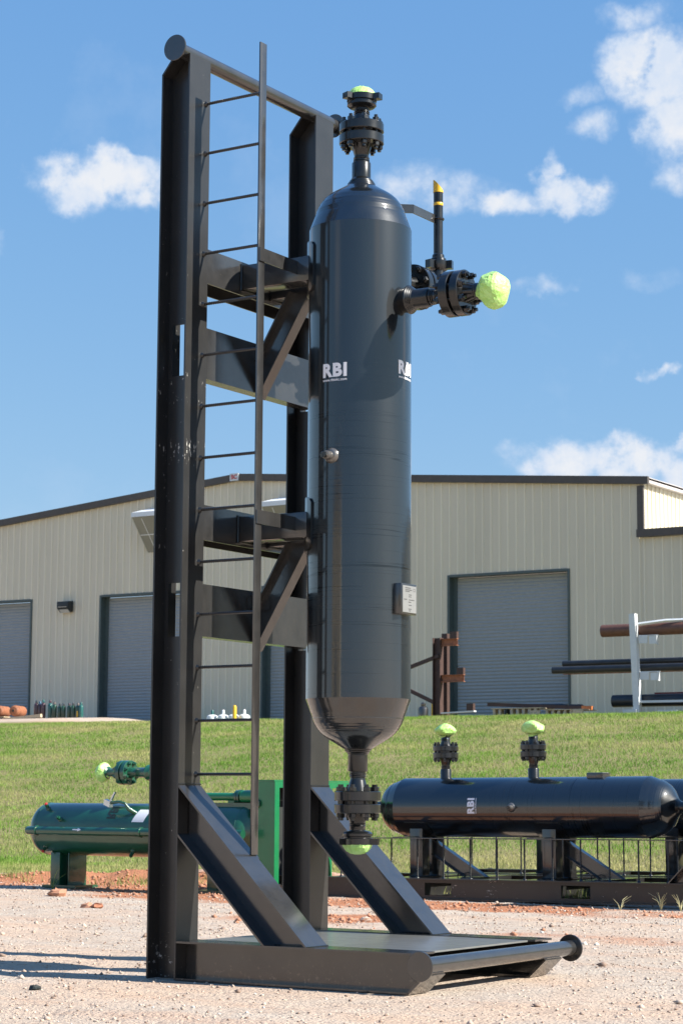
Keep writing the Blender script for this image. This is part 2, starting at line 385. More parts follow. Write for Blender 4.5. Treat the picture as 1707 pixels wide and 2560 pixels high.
vor = t.node('ShaderNodeTexVoronoi', inp={'Vector': oc, 'Scale': 55.}); vor2 = t.node('ShaderNodeTexVoronoi', inp={'Vector': oc, 'Scale': 21.})
n1 = t.noise(oc, 2.2, 6, .6); n2 = t.noise(oc, 38, 5, .7); n3 = t.noise(oc, .6, 3)
grav = t.mix(t.mapr(n1, .32, .68), (.47, .37, .29), (.51, .435, .36))
grav = t.mix(t.mapr(n3, .45, .62, 0., .45), grav, (.60, .40, .27))
grav = t.mix(t.mapr(n2, .60, .72, 0., .55), grav, (.24, .19, .155))
grav = t.mix(t.mapr(t.node('ShaderNodeSeparateColor', inp={0: vor.outputs['Color']}).outputs[0], .86, .9, 0., .6), grav, (.34, .27, .22))
grav = t.mix(t.mapr(t.node('ShaderNodeSeparateColor', inp={0: vor2.outputs['Color']}).outputs[1], .93, .95, 0., .55), grav, (.30, .22, .18))
mpb = t.node('ShaderNodeMapping', inp={0: oc, 3: (.22, 1.5, 1)}); n4 = t.noise(mpb.outputs[0], 1.6, 5, .62)
grav = t.mix(t.mapr(n4, .52, .66, 0., .55), grav, (.50, .33, .235)); grav = t.mix(t.mapr(n4, .45, .32, 0., .4), grav, (.57, .50, .425))
redc = t.mix(t.mapr(n2, .35, .7), (.46, .19, .095), (.36, .16, .09))
rm = t.mapr(t.math('ADD', ra, t.math('MULTIPLY', t.math('SUBTRACT', n2, .5), .5)), .28, .5)
colr = t.mix(rm, grav, redc)
soil = t.mix(t.mapr(n2, .35, .65), (.16, .15, .055), (.30, .25, .13))
colr = t.mix(t.mapr(t.math('ADD', ga, t.math('MULTIPLY', t.math('SUBTRACT', n2, .5), .6)), .35, .6), colr, soil)
t.l.new(colr, b.inputs['Base Color']); b.inputs['Roughness'].default_value = .95; b.inputs['Specular IOR Level'].default_value = .15
hh = t.math('ADD', t.math('MULTIPLY', vor.outputs['Distance'], -.5), t.math('ADD', t.math('MULTIPLY', n2, 1.2), t.math('MULTIPLY', vor2.outputs['Distance'], -.35)))
t.l.new(t.node('ShaderNodeBump', inp={'Strength': .75, 'Distance': .02, 'Height': hh}).outputs[0], b.inputs['Normal'])

# loose gravel stones
def stones(n, xr, yr, smin, smax, mat_, name, seed, keep=None):
    g = np.random.RandomState(seed); x = g.uniform(*xr, n); y = g.uniform(*yr, n)
    k = np.ones(n, bool) if keep is None else keep(x, y, g)
    x, y = x[k], y[k]; n = len(x)
    s_ = smin*(smax/smin)**(g.rand(n)**2.2)
    oc_ = np.array([(1, 0, 0), (-1, 0, 0), (0, 1, 0), (0, -1, 0), (0, 0, 1), (0, 0, -1), (.7, .7, .3), (-.6, .6, -.4)])[:6]
    P = oc_[None]*s_[:, None, None]*g.uniform(.6, 1.25, (n, 6, 3))+g.uniform(-.3, .3, (n, 6, 3))*s_[:, None, None]
    P[..., 2] *= .7
    P += np.stack([x, y, zt(x, y)+s_*.25], -1)[:, None]
    f = np.array([(0, 2, 4), (2, 1, 4), (1, 3, 4), (3, 0, 4), (2, 0, 5), (1, 2, 5), (3, 1, 5), (0, 3, 5)])
    F_ = (f[None]+np.arange(n)[:, None, None]*6).reshape(-1, 3)
    return npmesh(name, P.reshape(-1, 3), F_, mat_)
m, t, b = mat('gravel_stones'); STONE = m
ge = t.node('ShaderNodeNewGeometry')
rr_ = ge.outputs['Random Per Island']
c = t.mix(t.mapr(rr_, 0, 1), (.52, .43, .35), (.44, .31, .23)); c = t.mix(t.mapr(rr_, .58, .62), c, (.27, .19, .145)); c = t.mix(t.mapr(rr_, .93, .94), c, (.60, .56, .50))
t.l.new(c, b.inputs['Base Color']); b.inputs['Roughness'].default_value = .9
def offframe(x, y, g): return ~((x > -.25) & (x < 1.62) & (y > -.02) & (y < 1.62)) & (g.rand(len(x)) < .35+1.3*(fbm(x, y, .9)-.3))
tag(stones(70000, (-11, 3.2), (-4.5, 9.5), .003, .014, STONE, 'gravel', 5, offframe), 'loose pale gravel scattered over the yard', 'gravel', kind='stuff')
tag(stones(900, (-11, 3.2), (-4.5, 9.5), .014, .034, STONE, 'larger_stones', 15, offframe), 'larger scattered stones on the gravel yard', 'stones', kind='stuff')
m, t, b = mat('red_clods'); CLOD = m
t.l.new(t.mix(t.node('ShaderNodeNewGeometry').outputs['Random Per Island'], (.46, .21, .12), (.36, .19, .12)), b.inputs['Base Color']); b.inputs['Roughness'].default_value = .95
tag(stones(15000, (-13, 0), (4.5, 13), .006, .036, CLOD, 'red_soil_clods', 6, lambda x, y, g: g.rand(len(x)) < redf(x, y)*1.1-.15),
    'crumbled red clay clods along the foot of the grass bank', 'soil', kind='stuff')

# grass: blades on the berm
def blades(n, xr, yr, seed, h0, h1, keep, name, mat_, wd=.011):
    g = np.random.RandomState(seed); x = g.uniform(*xr, n); y = g.uniform(*yr, n)
    k = keep(x, y, g); x, y = x[k], y[k]; n = len(x)
    z = zt(x, y); h = g.uniform(h0, h1, n)*(.4+1.2*fbm(x, y, 1.7)); th = g.uniform(0, 2*np.pi, n); ln = g.uniform(.15, .8, n)*h; ph = g.uniform(0, 2*np.pi, n)
    wx = np.cos(th)*wd/2*g.uniform(.6, 1.5, n); wy = np.sin(th)*wd/2
    A = np.stack([x-wx, y-wy, z-.01], -1); B = np.stack([x+wx, y+wy, z-.01], -1)
    C = np.stack([x+np.cos(ph)*ln, y+np.sin(ph)*ln, z+h], -1)
    P = np.stack([A, B, C], 1).reshape(-1, 3)
    o = npmesh(name, P, np.arange(3*n).reshape(-1, 3), mat_)
    dry = np.clip((.5*fbm(x*.35, y*1.9, .45, 5)+.5*fbm(x, y, 1.3, 4)-.43)*3.4+bare(x, y)*.6+.9*ss(20, 15, y)*ss(-13.5, -10, x)+g.normal(0, .18, n), 0, 1)
    attr(o, 'dry', np.repeat(dry, 3)); attr(o, 'lush', np.repeat(np.clip((fbm(x*.5, y*1.4, .9, 4)-.5)*5+g.normal(0, .15, n), 0, 1), 3)); return o
m, t, b = mat('grass_blades'); GRASS = m
da = t.node('ShaderNodeAttribute', attribute_name='dry').outputs['Fac']; ri = t.node('ShaderNodeNewGeometry').outputs['Random Per Island']
c = t.mix(ri, (.135, .27, .03), (.24, .38, .06)); c = t.mix(da, c, (.42, .40, .16)); c = t.mix(t.math('MULTIPLY', t.node('ShaderNodeAttribute', attribute_name='lush').outputs['Fac'], .5), c, (.095, .21, .028)); t.l.new(c, b.inputs['Base Color'])
b.inputs['Roughness'].default_value = .6; b.inputs['Specular IOR Level'].default_value = .25
tr = t.node('ShaderNodeBsdfTranslucent'); t.l.new(c, tr.inputs[0])
mx = t.node('ShaderNodeMixShader', inp={0: .35, 1: b.outputs[0], 2: tr.outputs[0]}); t.l.new(mx.outputs[0], t.n['Material Output'].inputs[0])
def inview(x, y, mrg=2.5):
    dx = x-CAM.x; dy = y-CAM.y; fx, fy = fw.x, fw.y; n_ = math.hypot(fx, fy); d = (dx*fx+dy*fy)/n_; s_ = (dx*fy-dy*fx)/n_
    return (np.abs(s_) < d*.165+mrg)
tag(blades(26000, (-16, 2), (9.5, 16), 12, .05, .16, lambda x, y, g: inview(x, y) & (g.rand(len(x)) < np.clip((fbm(x, y, 1.5)-.52)*6, 0, 1)), 'toe_grass', GRASS, .012),
    'taller ragged tufts along the dirt edge below the bank', 'grass', kind='stuff')
tag(blades(760000, (-40, 2), (11, 37.5), 11, .03, .075, lambda x, y, g: inview(x, y) & (g.rand(len(x)) < grassf(x, y)*(1-.8*bare(x, y))*(.55+.9*fbm(x, y, 1.1))), 'grass', GRASS, .013),
    'mown green and straw coloured grass on the bank', 'grass', kind='stuff')

# ------------------------------------------------------------------ warehouse (y = 50)
YW = 50.
wh = empty('warehouse', (-35, YW, 3.2), label='long tan metal-clad warehouse with low gable roof and grey shutters', cat='building')
wh.location = (0, 0, 0)
RX, RZ = -35.1, 12.06
XL, XR = -52.0, -19.84
def roofz(x): return RZ-.0865*(RX-x) if x < RX else RZ-.0819*(x-RX)
DOORS = [(-48.62, -44.35), (-41.06, -36.79), (-33.99, -29.72), (-26.68, -22.40)]
DT = 8.08
# profile of one foot of ribbed sheet: (offset along, out)
pr = [(0, 0), (.014, .036), (.046, .036), (.068, 0)]
RIBF = []
def ribbed(mbw, x0, x1, zb, ztp, axis='x', fixed=YW, sgn=-1):
    xs = []; n = int((x1-x0)/.3048)+1
    for i in range(n):
        for a, o_ in pr:
            q = x0+i*.3048+a
            if q < x1: xs.append((q, o_))
    xs.append((x1, 0))
    def off(q):
        u = (q-x0) % .3048
        for (a, oa), (c_, ob) in zip(pr[:-1], pr[1:]):
            if a <= u <= c_: return oa+(ob-oa)*(u-a)/(c_-a)
        return 0.
    for d0, d1 in DOORS if axis == 'x' else []:
        for q in (d0, d1):
            if x0 < q < x1: xs.append((q, off(q)))
    xs.sort()
    for (a, oa), (c_, ob) in zip(xs[:-1], xs[1:]):
        mid = (a+c_)/2; zb_ = zb
        if axis == 'x' and any(d0 < mid < d1 for d0, d1 in DOORS): zb_ = DT
        za, zc = ztp(a), ztp(c_)
        P = lambda u, o_, z: (u, fixed+sgn*o_, z) if axis == 'x' else (fixed+sgn*o_, u, z)
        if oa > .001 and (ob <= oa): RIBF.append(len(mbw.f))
        mbw.add([P(a, oa, zb_), P(c_, ob, zb_), P(c_, ob, zc), P(a, oa, za)], [(0, 1, 2, 3)])
def paler(o):  # puts the painted-in sheen colour on rib crowns and right-hand faces
    o.data.materials.append(RIB_SHEEN)
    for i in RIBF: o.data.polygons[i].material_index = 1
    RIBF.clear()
mb = MB(); ribbed(mb, XL, XR, 3.0, lambda x: roofz(x)-.1); o = mb.build('front_wall', CLAD, wh, smooth=False); paler(o)
mb = MB(); ribbed(mb, YW+.01, YW+40, 8.9, lambda y: roofz(XR)-.1, 'y', XR, 1); RIBF.clear(); mb.build('side_wall', CLAD, wh, smooth=False)
mb = MB(); mb.prism([(XL-.2, roofz(XL)-.06), (RX, RZ-.06), (XR+.22, roofz(XR)-.08), (XR+.22, roofz(XR)-.02), (RX, RZ), (XL-.2, roofz(XL))], 'y', YW-.02, YW+40); mb.build('roof', ROOF, wh, smooth=False)
def trim_line(mbw, pts, y0, y1, h):
    for (x0, z0), (x1, z1) in zip(pts[:-1], pts[1:]):
        mbw.prism([(x0, z0-h), (x1, z1-h), (x1, z1), (x0, z0)], 'y', y0, y1)
mb = MB(); trim_line(mb, [(XL-.2, roofz(XL)+.03), (RX, RZ+.03)], YW-.16, YW-.03, .24); trim_line(mb, [(RX, RZ+.03), (XR+.24, roofz(XR)+.02)], YW-.16, YW-.03, .24)
mb.box(XR-.17, XR+.04, YW-.06, YW+.04, 8.98+.2, roofz(XR)-.24)
mb.build('bronze_trim', TRIM, wh, smooth=False)
mb = MB(); mb.box(XR+.05, XR+.22, YW-.1, YW+40, roofz(XR)-.17, roofz(XR)+.0); mb.build('gutter', plain('pale_gutter', (.50, .45, .42), .5), wh, smooth=False)
# lean-to on the right
lt = empty('lean_to', (0, 0, 0), label='lower flat-topped tan metal extension at the right end of the warehouse', cat='building')
mb = MB(); ribbed(mb, XR+.003, XR+62, 3.0, lambda x: 8.95); paler(mb.build('wall', CLAD, lt, smooth=False))
mb = MB(); mb.box(XR-.15, XR+62, YW-.18, YW-.04, 8.96, 9.2); mb.build('parapet_trim', TRIM, lt, smooth=False)
mb = MB(); mb.box(XR+.05, XR+62, YW-.035, YW+14, 9.0, 9.06); mb.build('roof', ROOF, lt, smooth=False)
for d0, d1 in DOORS:
    mb = MB(); z = 3.0; prof = []
    while z < DT-.04:
        for a, o_ in ((0, .0), (.035, .014), (.055, .015), (.09, .0)): prof.append((z+a, o_))
        z += .11
    prof = [q for q in prof if q[0] < DT-.02]
    for (za, oa), (zc, ob) in zip(prof[:-1], prof[1:]):
        mb.add([(d0+.16, YW+.26-oa, za), (d1-.02, YW+.26-oa, za), (d1-.02, YW+.26-ob, zc), (d0+.16, YW+.26-ob, zc)], [(0, 1, 2, 3)])
    dr = mb.build('roller_door', SHUT, wh, smooth=False)
    mb = MB(); mb.box(d0-.06, d0+.02, YW-.045, YW+.3, 3.0, DT+.05); mb.box(d0+.02, d0+.16, YW+.22, YW+.3, 3.0, DT); mb.box(d1-.02, d1+.05, YW-.045, YW+.3, 3.0, DT+.05); mb.box(d0+.02, d1-.02, YW-.04, YW+.3, DT-.02, DT+.06)
    mb.build('door_frame', JAMB, dr, smooth=False)
mb = MB(); mb.prism([(YW-.34, 7.72), (YW-.34, 7.95), (YW-.04, 7.98), (YW-.04, 7.60), (YW-.12, 7.56)], 'x', -42.86, -42.34)
ll = empty('wall_lamp', (0, 0, 0), label='small dark wall lamp on tan cladding between two shutters at left', cat='lamp')
mb.build('housing', LAMP, ll, bevel=.01); mb = MB(); mb.prism([(YW-.36, 7.76), (YW-.345, 7.76), (YW-.13, 7.56), (YW-.15, 7.55)], 'x', -42.8, -42.4); mb.build('lens', GLASS, ll)
for i, (x0, lab) in enumerate(((-38.97, 'white exhaust hood on warehouse wall left of the tall frame'), (-33.40, 'white exhaust hood on warehouse wall seen between ladder and far upright'))):
    h_ = empty('exhaust_hood', (0, 0, 0), label=lab, cat='vent hood')
    mb = MB(); x1 = x0+1.7
    t_ = .015
    mb.prism([(YW-.04, 11.14), (YW-1.02, 10.88), (YW-1.02, 10.72), (YW-1.0, 10.72), (YW-1.0, 10.86), (YW-.04, 11.11)], 'x', x0-.01, x1+.01)
    mb.build('top_panel', HOODM, h_, smooth=False)
    for xx in (x0, x1):
        mb = MB(); mb.prism([(YW-.04, 11.108), (YW-.998, 10.858), (YW-.998, 10.70), (YW-.04, 9.55)], 'x', xx, xx+t_*(1 if xx == x0 else -1)); mb.build('side_panel', cladding('hood_panel', (.50, .50, .43)), h_, smooth=False)
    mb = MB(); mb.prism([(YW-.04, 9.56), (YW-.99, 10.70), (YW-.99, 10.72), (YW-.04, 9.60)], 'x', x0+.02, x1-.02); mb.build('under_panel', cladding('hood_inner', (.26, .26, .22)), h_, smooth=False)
    mb = MB(); mb.obox(((x0+x1)/2, YW-.52, 10.13), ((x1-x0)/2-.05, 0, 0), (0, .006, .006), (0, -.01, .012)); mb.obox((x0+.4, YW-.52, 10.13), (.012, 0, 0), (0, .44, -.53), (0, .004, .004)); mb.build('louvre', HOODM, h_, smooth=False)
sg = empty('gable_sign', (0, 0, 0), label='tiny white badge with red letters at the roof ridge', cat='sign')
mb = MB(); mb.box(-35.33, -34.97, YW-.19, YW-.165, 11.84, 12.1); mb.build('plate', WHITE, sg)
v, f = text_mb('BC', .2, .008); mb = MB(); mb.add([(x-35.15, YW-.194, y+11.97) for x, y in v], f); mb.build('lettering', RED, sg, smooth=False)

ob = empty('storage_building', (0, 0, 0), label='tan metal storage building across the yard, seen only as a band reflected in the vessel', cat='building')
mb = MB(); mb.box(-24, -6, -58, -46, 0, 9.3); mb.build('wall', CLAD, ob, smooth=False)
mb = MB(); mb.prism([(-24.3, 9.3), (-15, 10.3), (-5.7, 9.3), (-5.7, 9.5), (-15, 10.5), (-24.3, 9.5)], 'y', -58.2, -45.8); mb.build('roof', ROOF, ob, smooth=False)
mb = MB(); mb.box(-18, -12, -45.99, -45.9, 0, 5); mb.build('roller_door', SHUT, ob, smooth=False)
# ------------------------------------------------------------------ the vessel skid unit
SEG = 64
def hexnut(mb, c, d, r_, h, ph=0.):
    mb.lathe([(r_*.9, 0), (r_, h*.08), (r_, h*.85), (r_*.85, h)], c, d, 6, ph)
def nozzle(root, o, d, cap='dome', ref=0., body_mat=None, seg=40, lug0=0., ext=0., nm='nozzle', studs=True, flat=1., bs=1.):
    """o = centre at weld, d = outward direction"""
    bm = body_mat or BLACKG; o = Vector(o); d = Vector(d).normalized()
    a = Vector((0, 0, 1)) if abs(d.z) < .9 else Vector((1, 0, 0)); a = (a-d*a.dot(d)).normalized(); b_ = d.cross(a)
    P = lambda r_, th, t: o+d*t+(a*math.cos(th)+b_*math.sin(th))*r_
    mb = MB()
    if abs(d.z) < .5: w0 = [(.070, -.05), (.075, -.014), (.086, .004)]+[(.086-.027*(k/8)+(.0018 if k % 2 else -.001), .006+.036*k/8) for k in range(1, 9)]
    else: w0 = [(.088, -.05), (.087, -.012), (.086, 0), (.084, .003), (.083, .009), (.078, .012), (.077, .018), (.071, .022), (.070, .028), (.064, .032), (.060, .040)]
    mb.lathe(w0+[(.057, .044), (.057, .135), (.054, .140), (.045, .1405),
              (.045, .148), (.049, .151), (.049, .158), (.045, .161), (.048, .165), (.048, .170), (.044, .174), (.044, .186), (.0455, .19), (.062, .2525)], o, d, seg)
    mb.lathe([(.062, .3795), (.046, .432), (.046, .436), (.049, .440), (.046, .446), (.049, .451), (.046, .456), (.046, .474+ext), (.052, .480+ext), (.070, .488+ext)], o, d, seg)
    mb.lathe([(.098, .3085), (.098, .3265)], o, d, seg)
    nz = mb.build(nm, bm, root)
    for t0, t1 in ((.253, .309), (.326, .379)):
        mb = MB(); mb.lathe([(.05, t0), (.130, t0), (.134, t0+.004), (.134, t1-.004), (.130, t1), (.05, t1)], o, d, 56); mb.build('flange', bm, nz)
    if studs:
        for i in range(8):
            th = ref+2*math.pi*i/8+math.pi/8; mb = MB()
            mb.tube(P(.107, th, .214), P(.107, th, .420), .0115, 10)
            hexnut(mb, P(.107, th, .2525), -d, .0215, .025, th); hexnut(mb, P(.107, th, .3795), d, .0215, .025, th)
            mb.build('stud_bolt', bm, nz)
    mb = MB()
    if cap == 'dome':
        e = ext
        mb.lathe([(.05, .476+e), (.074, .482+e), (.088, .494+e), (.088, .508+e), (.080, .512+e), (.080, .518+e), (.090, .522+e), (.090, .556+e), (.07, .560+e)], o, d, seg)
        for k in range(3):
            th = lug0+k*2*math.pi/3; ax_ = a*math.cos(th)+b_*math.sin(th); tg = d.cross(ax_)
            mb.obox(o+d*(.540+e)+ax_*.1, ax_*.024, tg*.026, d*.0175)
        mb.build('union_nut', bm, nz)
    if cap == 'dome':
        g = random.Random(int(o.z*100)); mb = MB(); n = 30; pf = [(.086, .548), (.088, .556), (.080, .575), (.064, .594), (.042, .607), (.015, .612)]
        mb.lathe(pf, o+d*ext, d, n); mb.v = [tuple(Vector(v)+Vector((g.uniform(-1, 1), g.uniform(-1, 1), g.uniform(-1, 1)))*.0022) for v in mb.v]
        mb.build('tape_cover', TAPE, nz, smooth=False)
    elif cap == 'bag':
        g = random.Random(int(abs(o.x*31+o.z*100))); mb = MB()
        pf = [(.048, .452), (.052, .465), (.060, .480), (.075, .490), (.090, .500), (.104, .512), (.114, .525), (.120, .540), (.121, .555), (.117, .572), (.108, .590), (.096, .604), (.080, .618), (.060, .630), (.035, .640), (.010, .644)]
        mb.lathe(pf, o+d*ext, d, 34); cen = o+d*(ext+.55)
        pl = []
        for _ in range(17):
            q = Vector((g.gauss(0, 1), g.gauss(0, 1), g.gauss(0, 1))).normalized(); ax1 = q.dot(d); pl.append((q, .074+.034*math.sqrt(max(0, 1-ax1*ax1))+g.uniform(-.016, .012)))
        nv = []
        for v_ in mb.v:
            u_ = Vector(v_)-cen; L = u_.length; 
            k = min([h_/(L*q.dot(u_.normalized())) for q, h_ in pl if q.dot(u_) > 1e-4]+[1.0])
            w_ = u_*k; al_ = w_.dot(d); w_ = (w_-d*al_)*bs+d*al_*bs*flat
            nv.append(tuple(cen-d*(.045*(1-flat))+w_+Vector((g.uniform(-1, 1), g.uniform(-1, 1), g.uniform(-1, 1)))*.0014))
        mb.v = nv; mb.build('tape_cover', TAPE, nz, smooth=False)
    return nz

AX, AY, RV = .704, .78, .305
def on_cyl(root, verts, faces, th0, z0, name, m_, dr=.0022, rot=False):
    """lay flat letters (u, v) on the shell, centred at azimuth th0"""
    import bmesh
    bm = bmesh.new(); bv = [bm.verts.new((a, c_, 0)) for a, c_ in verts]
    for q in faces:
        try: bm.faces.new([bv[i] for i in q])
        except ValueError: pass
    bmesh.ops.triangulate(bm, faces=bm.faces)
    for _ in range(3):
        eg = [e for e in bm.edges if abs(e.verts[0].co.x-e.verts[1].co.x) > .008]
        if not eg: break
        bmesh.ops.subdivide_edges(bm, edges=eg, cuts=1); bmesh.ops.triangulate(bm, faces=bm.faces)
    bm.verts.index_update(); verts = [(v.co.x, v.co.y) for v in bm.verts]; faces = [tuple(v.index for v in fc.verts) for fc in bm.faces]; bm.free()
    mb = MB(); vs = []
    for u_, v_ in verts:
        th = th0+u_/RV; rr = RV+dr; vs.append((AX+math.cos(th)*rr, AY+math.sin(th)*rr, z0+v_))
    mb.add(vs, faces); return mb.build(name, m_, root, smooth=False)

def make_unit(label, standing=True, ports=True):
    root = empty('vessel_skid', (0, 0, 0), label=label, cat='pressure vessel skid')
    tf, tw = .011, .008
    # uprights
    for y0 in (0, 1.357):
        yc = y0+.103
        mb = MB(); mb.box(-tf, 0, y0, y0+.206, 0, 5.374); mb.box(-.052, -tf-.0002, y0+.001, y0+.205, 5.3655, 5.372)  # second box: plate added to block a sliver of sun under the pipe
        mb.box(-.206, -.195, y0, y0+.206, 0, 5.275)
        mb.prism([(-.206, 5.275), (-.195, 5.272), (-.098, 5.388), (-.106, 5.396)], 'y', y0, y0+.206)
        W = lambda x0, x1, z0, z1: mb.box(x0, x1, yc-tw/2, yc+tw/2, z0, z1)
        W(-.195, -tf, 0, 1.93); W(-.195, -.168, 1.93, 2.24); W(-.045, -tf, 1.93, 2.24); W(-.195, -tf, 2.24, 3.46)
        W(-.195, -.168, 3.46, 3.765); W(-.045, -tf, 3.46, 3.765); W(-.195, -tf, 3.765, 5.27)
        mb.prism([(-.195, 5.27), (-tf, 5.27), (-tf, 5.365), (-.055, 5.365), (-.06, 5.385), (-.0985, 5.385)], 'y', yc-tw/2, yc+tw/2)
        mb.build('upright_beam', FRAME, root)
    # roller pipe at top
    mb = MB(); mb.tube((-.073, -.045, 5.403), (-.073, 1.678, 5.403), .0445, 32); rp = mb.build('top_pipe', BLACK, root)
    for y0, y1 in ((-.057, -.045), (1.678, 1.690)):
        mb = MB(); mb.lathe([(.077, 0), (.079, .002), (.079, .010), (.077, .012)], (-.073, y0, 5.403), (0, 1, 0), 48); mb.build('end_disc', BLACK, rp)
    mb = MB(); mb.tube((1.584, .0, .149), (1.584, 1.728, .149), .0445, 32); rp = mb.build('front_pipe', BLACK, root)
    for y0, y1 in ((-.012, 0), (1.728, 1.740)):
        mb = MB(); mb.lathe([(.076, 0), (.078, .002), (.078, .010), (.076, .012)], (1.584, y0, .149), (0, 1, 0), 48); mb.build('end_disc', BLACK, rp)
    # base side beams with turned-up toes
    for y0 in (.0, 1.357):
        yc = y0+.103; mb = MB()
        mb.box(.001, 1.548, y0, y0+.206, .203, .214); mb.box(.001, 1.508, y0, y0+.206, .0, .011)
        mb.prism([(1.508, 0), (1.502, .011), (1.604, .108), (1.614, .100)], 'y', y0, y0+.206)
        mb.prism([(.001, .011), (1.502, .011), (1.57, .08), (1.575, .2), (.001, .203)], 'y', yc-tw/2, yc+tw/2)
        if y0 == 0: mb.prism([(1.36, .011), (1.502, .011), (1.57, .075), (1.584, .203), (1.46, .203)], 'y', .001, .006) if False else None
        mb.build('base_beam', BLACK, root)
    mb = MB(); mb.box(.002, 1.50, .2065, 1.3565, .2, .2095); mb.build('deck_plate', paint('deck_paint', (.155, .155, .145), rough=.5, coat=.7, croughness=.15, peel=.08, ior=1.6, var=.12), root)
    # big braces
    for y0 in (.0, 1.357):
        yc = y0+.103; mb = MB()
        mb.prism([(.0005, 1.083), (.874, .2145), (.8585, .2145), (.0005, 1.0675)], 'y', y0, y0+.206)
        mb.prism([(.0005, .8075), (.5965, .2145), (.581, .2145), (.0005, .792)], 'y', y0, y0+.206)
        mb.prism([(.0005, 1.0675), (.8585, .2145), (.5965, .2145), (.0005, .8075)], 'y', yc-tw/2, yc+tw/2)
        kb = mb.build('knee_brace', BLACK, root)
        g = random.Random(3)
        def bead(p_, q_, r_=.0045):
            P_ = Vector(p_); Q_ = Vector(q_); n = max(4, int((Q_-P_).length/.012)); mb = MB()
            mb.path([P_.lerp(Q_, i/n) for i in range(n+1)], [r_*(.75+.5*((i % 2))*g.uniform(.6, 1.1)) for i in range(n+1)], 6); mb.build('weld_bead', BLACKG, kb)
        bead((.002, y0, 1.086), (.002, y0+.206, 1.086)); bead((.876, y0, .216), (.876, y0+.206, .216)); bead((.002, y0, .789), (.002, y0+.206, .789)); bead((.578, y0, .216), (.578, y0+.206, .216))
        bead((.003, yc-.006, 1.06), (.003, yc-.006, .81)); bead((.60, yc-.006, .217), (.855, yc-.006, .217))
    # cross members
    for zc in (4.125, 2.598):
        mb = MB(); mb.box(-tf, -.0015, .2065, 1.3565, zc-.103, zc+.103); mb.box(-.204, -.195, .2065, 1.3565, zc-.103, zc+.103); mb.box(-.195, -tf, .2065, 1.3565, zc-.004, zc+.004)
        mb.build('cross_beam', BLACK, root)
    for z0 in (3.448, 1.934):
        mb = MB(); mb.box(-.009, -.001, .2065, 1.3565, z0, z0+.304); mb.box(-.09, -.009, .2065, 1.3565, z0, z0+.011); mb.box(-.09, -.009, .2065, 1.3565, z0+.293, z0+.304)
        fc = mb.build('fork_pocket_channel', BLACK, root)
        mb = MB(); mb.path([(.0, .70, z0+.275), (.03, .70, z0+.27), (.04, .70, z0+.235), (.03, .70, z0+.20), (.0, .70, z0+.195)], .006, 8); mb.build('chain_lug', BLACKG, fc)
    # saddle arms, pads, middle braces
    for z0 in (4.055, 2.520):
        for ya, yb_ in ((.55, .70), (1.01, .86)):
            mb = MB(); mb.prism([(0., ya), (.50, ya), (.408, yb_), (0., yb_)], 'z', z0, z0+.15); arm = mb.build('support_arm', BLACK, root, bevel=.006)
            mb = MB(); g = .004; yy = min(ya, yb_); y1 = max(ya, yb_)
            mb.path([(.003, yy-g, z0-g), (.003, y1+g, z0-g), (.003, y1+g, z0+.15+g), (.003, yy-g, z0+.15+g), (.003, yy-g, z0-g)], .006, 6); mb.build('weld_bead', BLACKG, arm)
        mb = MB(); zs = [(z0-.085, .75), (z0-.07, .93), (z0-.045, 1.), (z0+.195, 1.), (z0+.22, .93), (z0+.235, .75)]
        vs_ = []; nA = 24
        for z, k in zs:
            for rr in (RV-.004, RV+.012):
                for i in range(nA+1):
                    th = math.pi+R(60)*k*(2*i/nA-1); vs_.append((AX+math.cos(th)*rr, AY+math.sin(th)*rr, z))
        fs_ = []; rw = nA+1
        for j in range(len(zs)-1):
            for i in range(nA):
                q = j*2*rw; fs_.append((q+rw+i, q+rw+i+1, q+3*rw+i+1, q+3*rw+i))
            for i in (0, nA): q = j*2*rw+i; fs_.append((q, q+rw, q+3*rw, q+2*rw))
        for j in (0, len(zs)-1):
            for i in range(nA): q = j*2*rw; fs_.append((q+i, q+i+1, q+rw+i+1, q+rw+i))
        mb.add(vs_, fs_); mb.build('saddle_pad', BLACKG, root)
        mb = MB(); dz = 0
        top = Vector((.300, .78, z0-.006)); bot = Vector((.012, .78, z0-.480)); ax_ = (top-bot).normalized(); dv = Vector((0, 1, 0)).cross(ax_)
        # W6 section, ends cut level and plumb
        def line_x(off, z): 
            p_ = bot+dv*off; k = (z-p_.z)/ax_.z; return p_.x+ax_.x*k
        def line_z(off, x):
            p_ = bot+dv*off; k = (x-p_.x)/ax_.x; return p_.z+ax_.z*k
        zt_ = z0-.001
        def strip(o0, o1, ya, yb2):
            mb.prism([(.0, line_z(o0, 0.)), (line_x(o0, zt_), zt_), (line_x(o1, zt_), zt_), (.0, line_z(o1, 0.))], 'y', ya, yb2)
        sgn = 1
        strip(-.072, -.063, .730, .815); strip(.063, .072, .730, .815); strip(-.063, .063, .776, .784)
        mb.build('diagonal_brace', BLACK, root)
        # flat bar tying the ladder rail to the arm
        mb = MB(); zb = z0+.042 if z0 > 3 else z0+.042
        mb.box(.4005, .4085, .158, .549, zb, zb+.08); mb.build('ladder_bracket', BLACK, root)
    # ladder
    mb = MB(); mb.box(.390, .400, .153, .2175, .695, 5.415); rail = mb.build('ladder_rail', BLACK, root, bevel=.0015)
    for k in range(14):
        z = 5.105-.3048*k; mb = MB()
        n = 30; pts = []; rad = []
        for i in range(n*3):
            pts.append((i/(n*3-1)*.3895, .16+.003, z)); rad.append(.0102 if i % 3 == 0 else .0082)
        mb.path(pts, rad, 8)
        mb.lathe([(.019, 0), (.017, .006), (.010, .014)], (0, .163, z), (1, 0, 0), 12)
        mb.build('rung', BLACKG, rail)
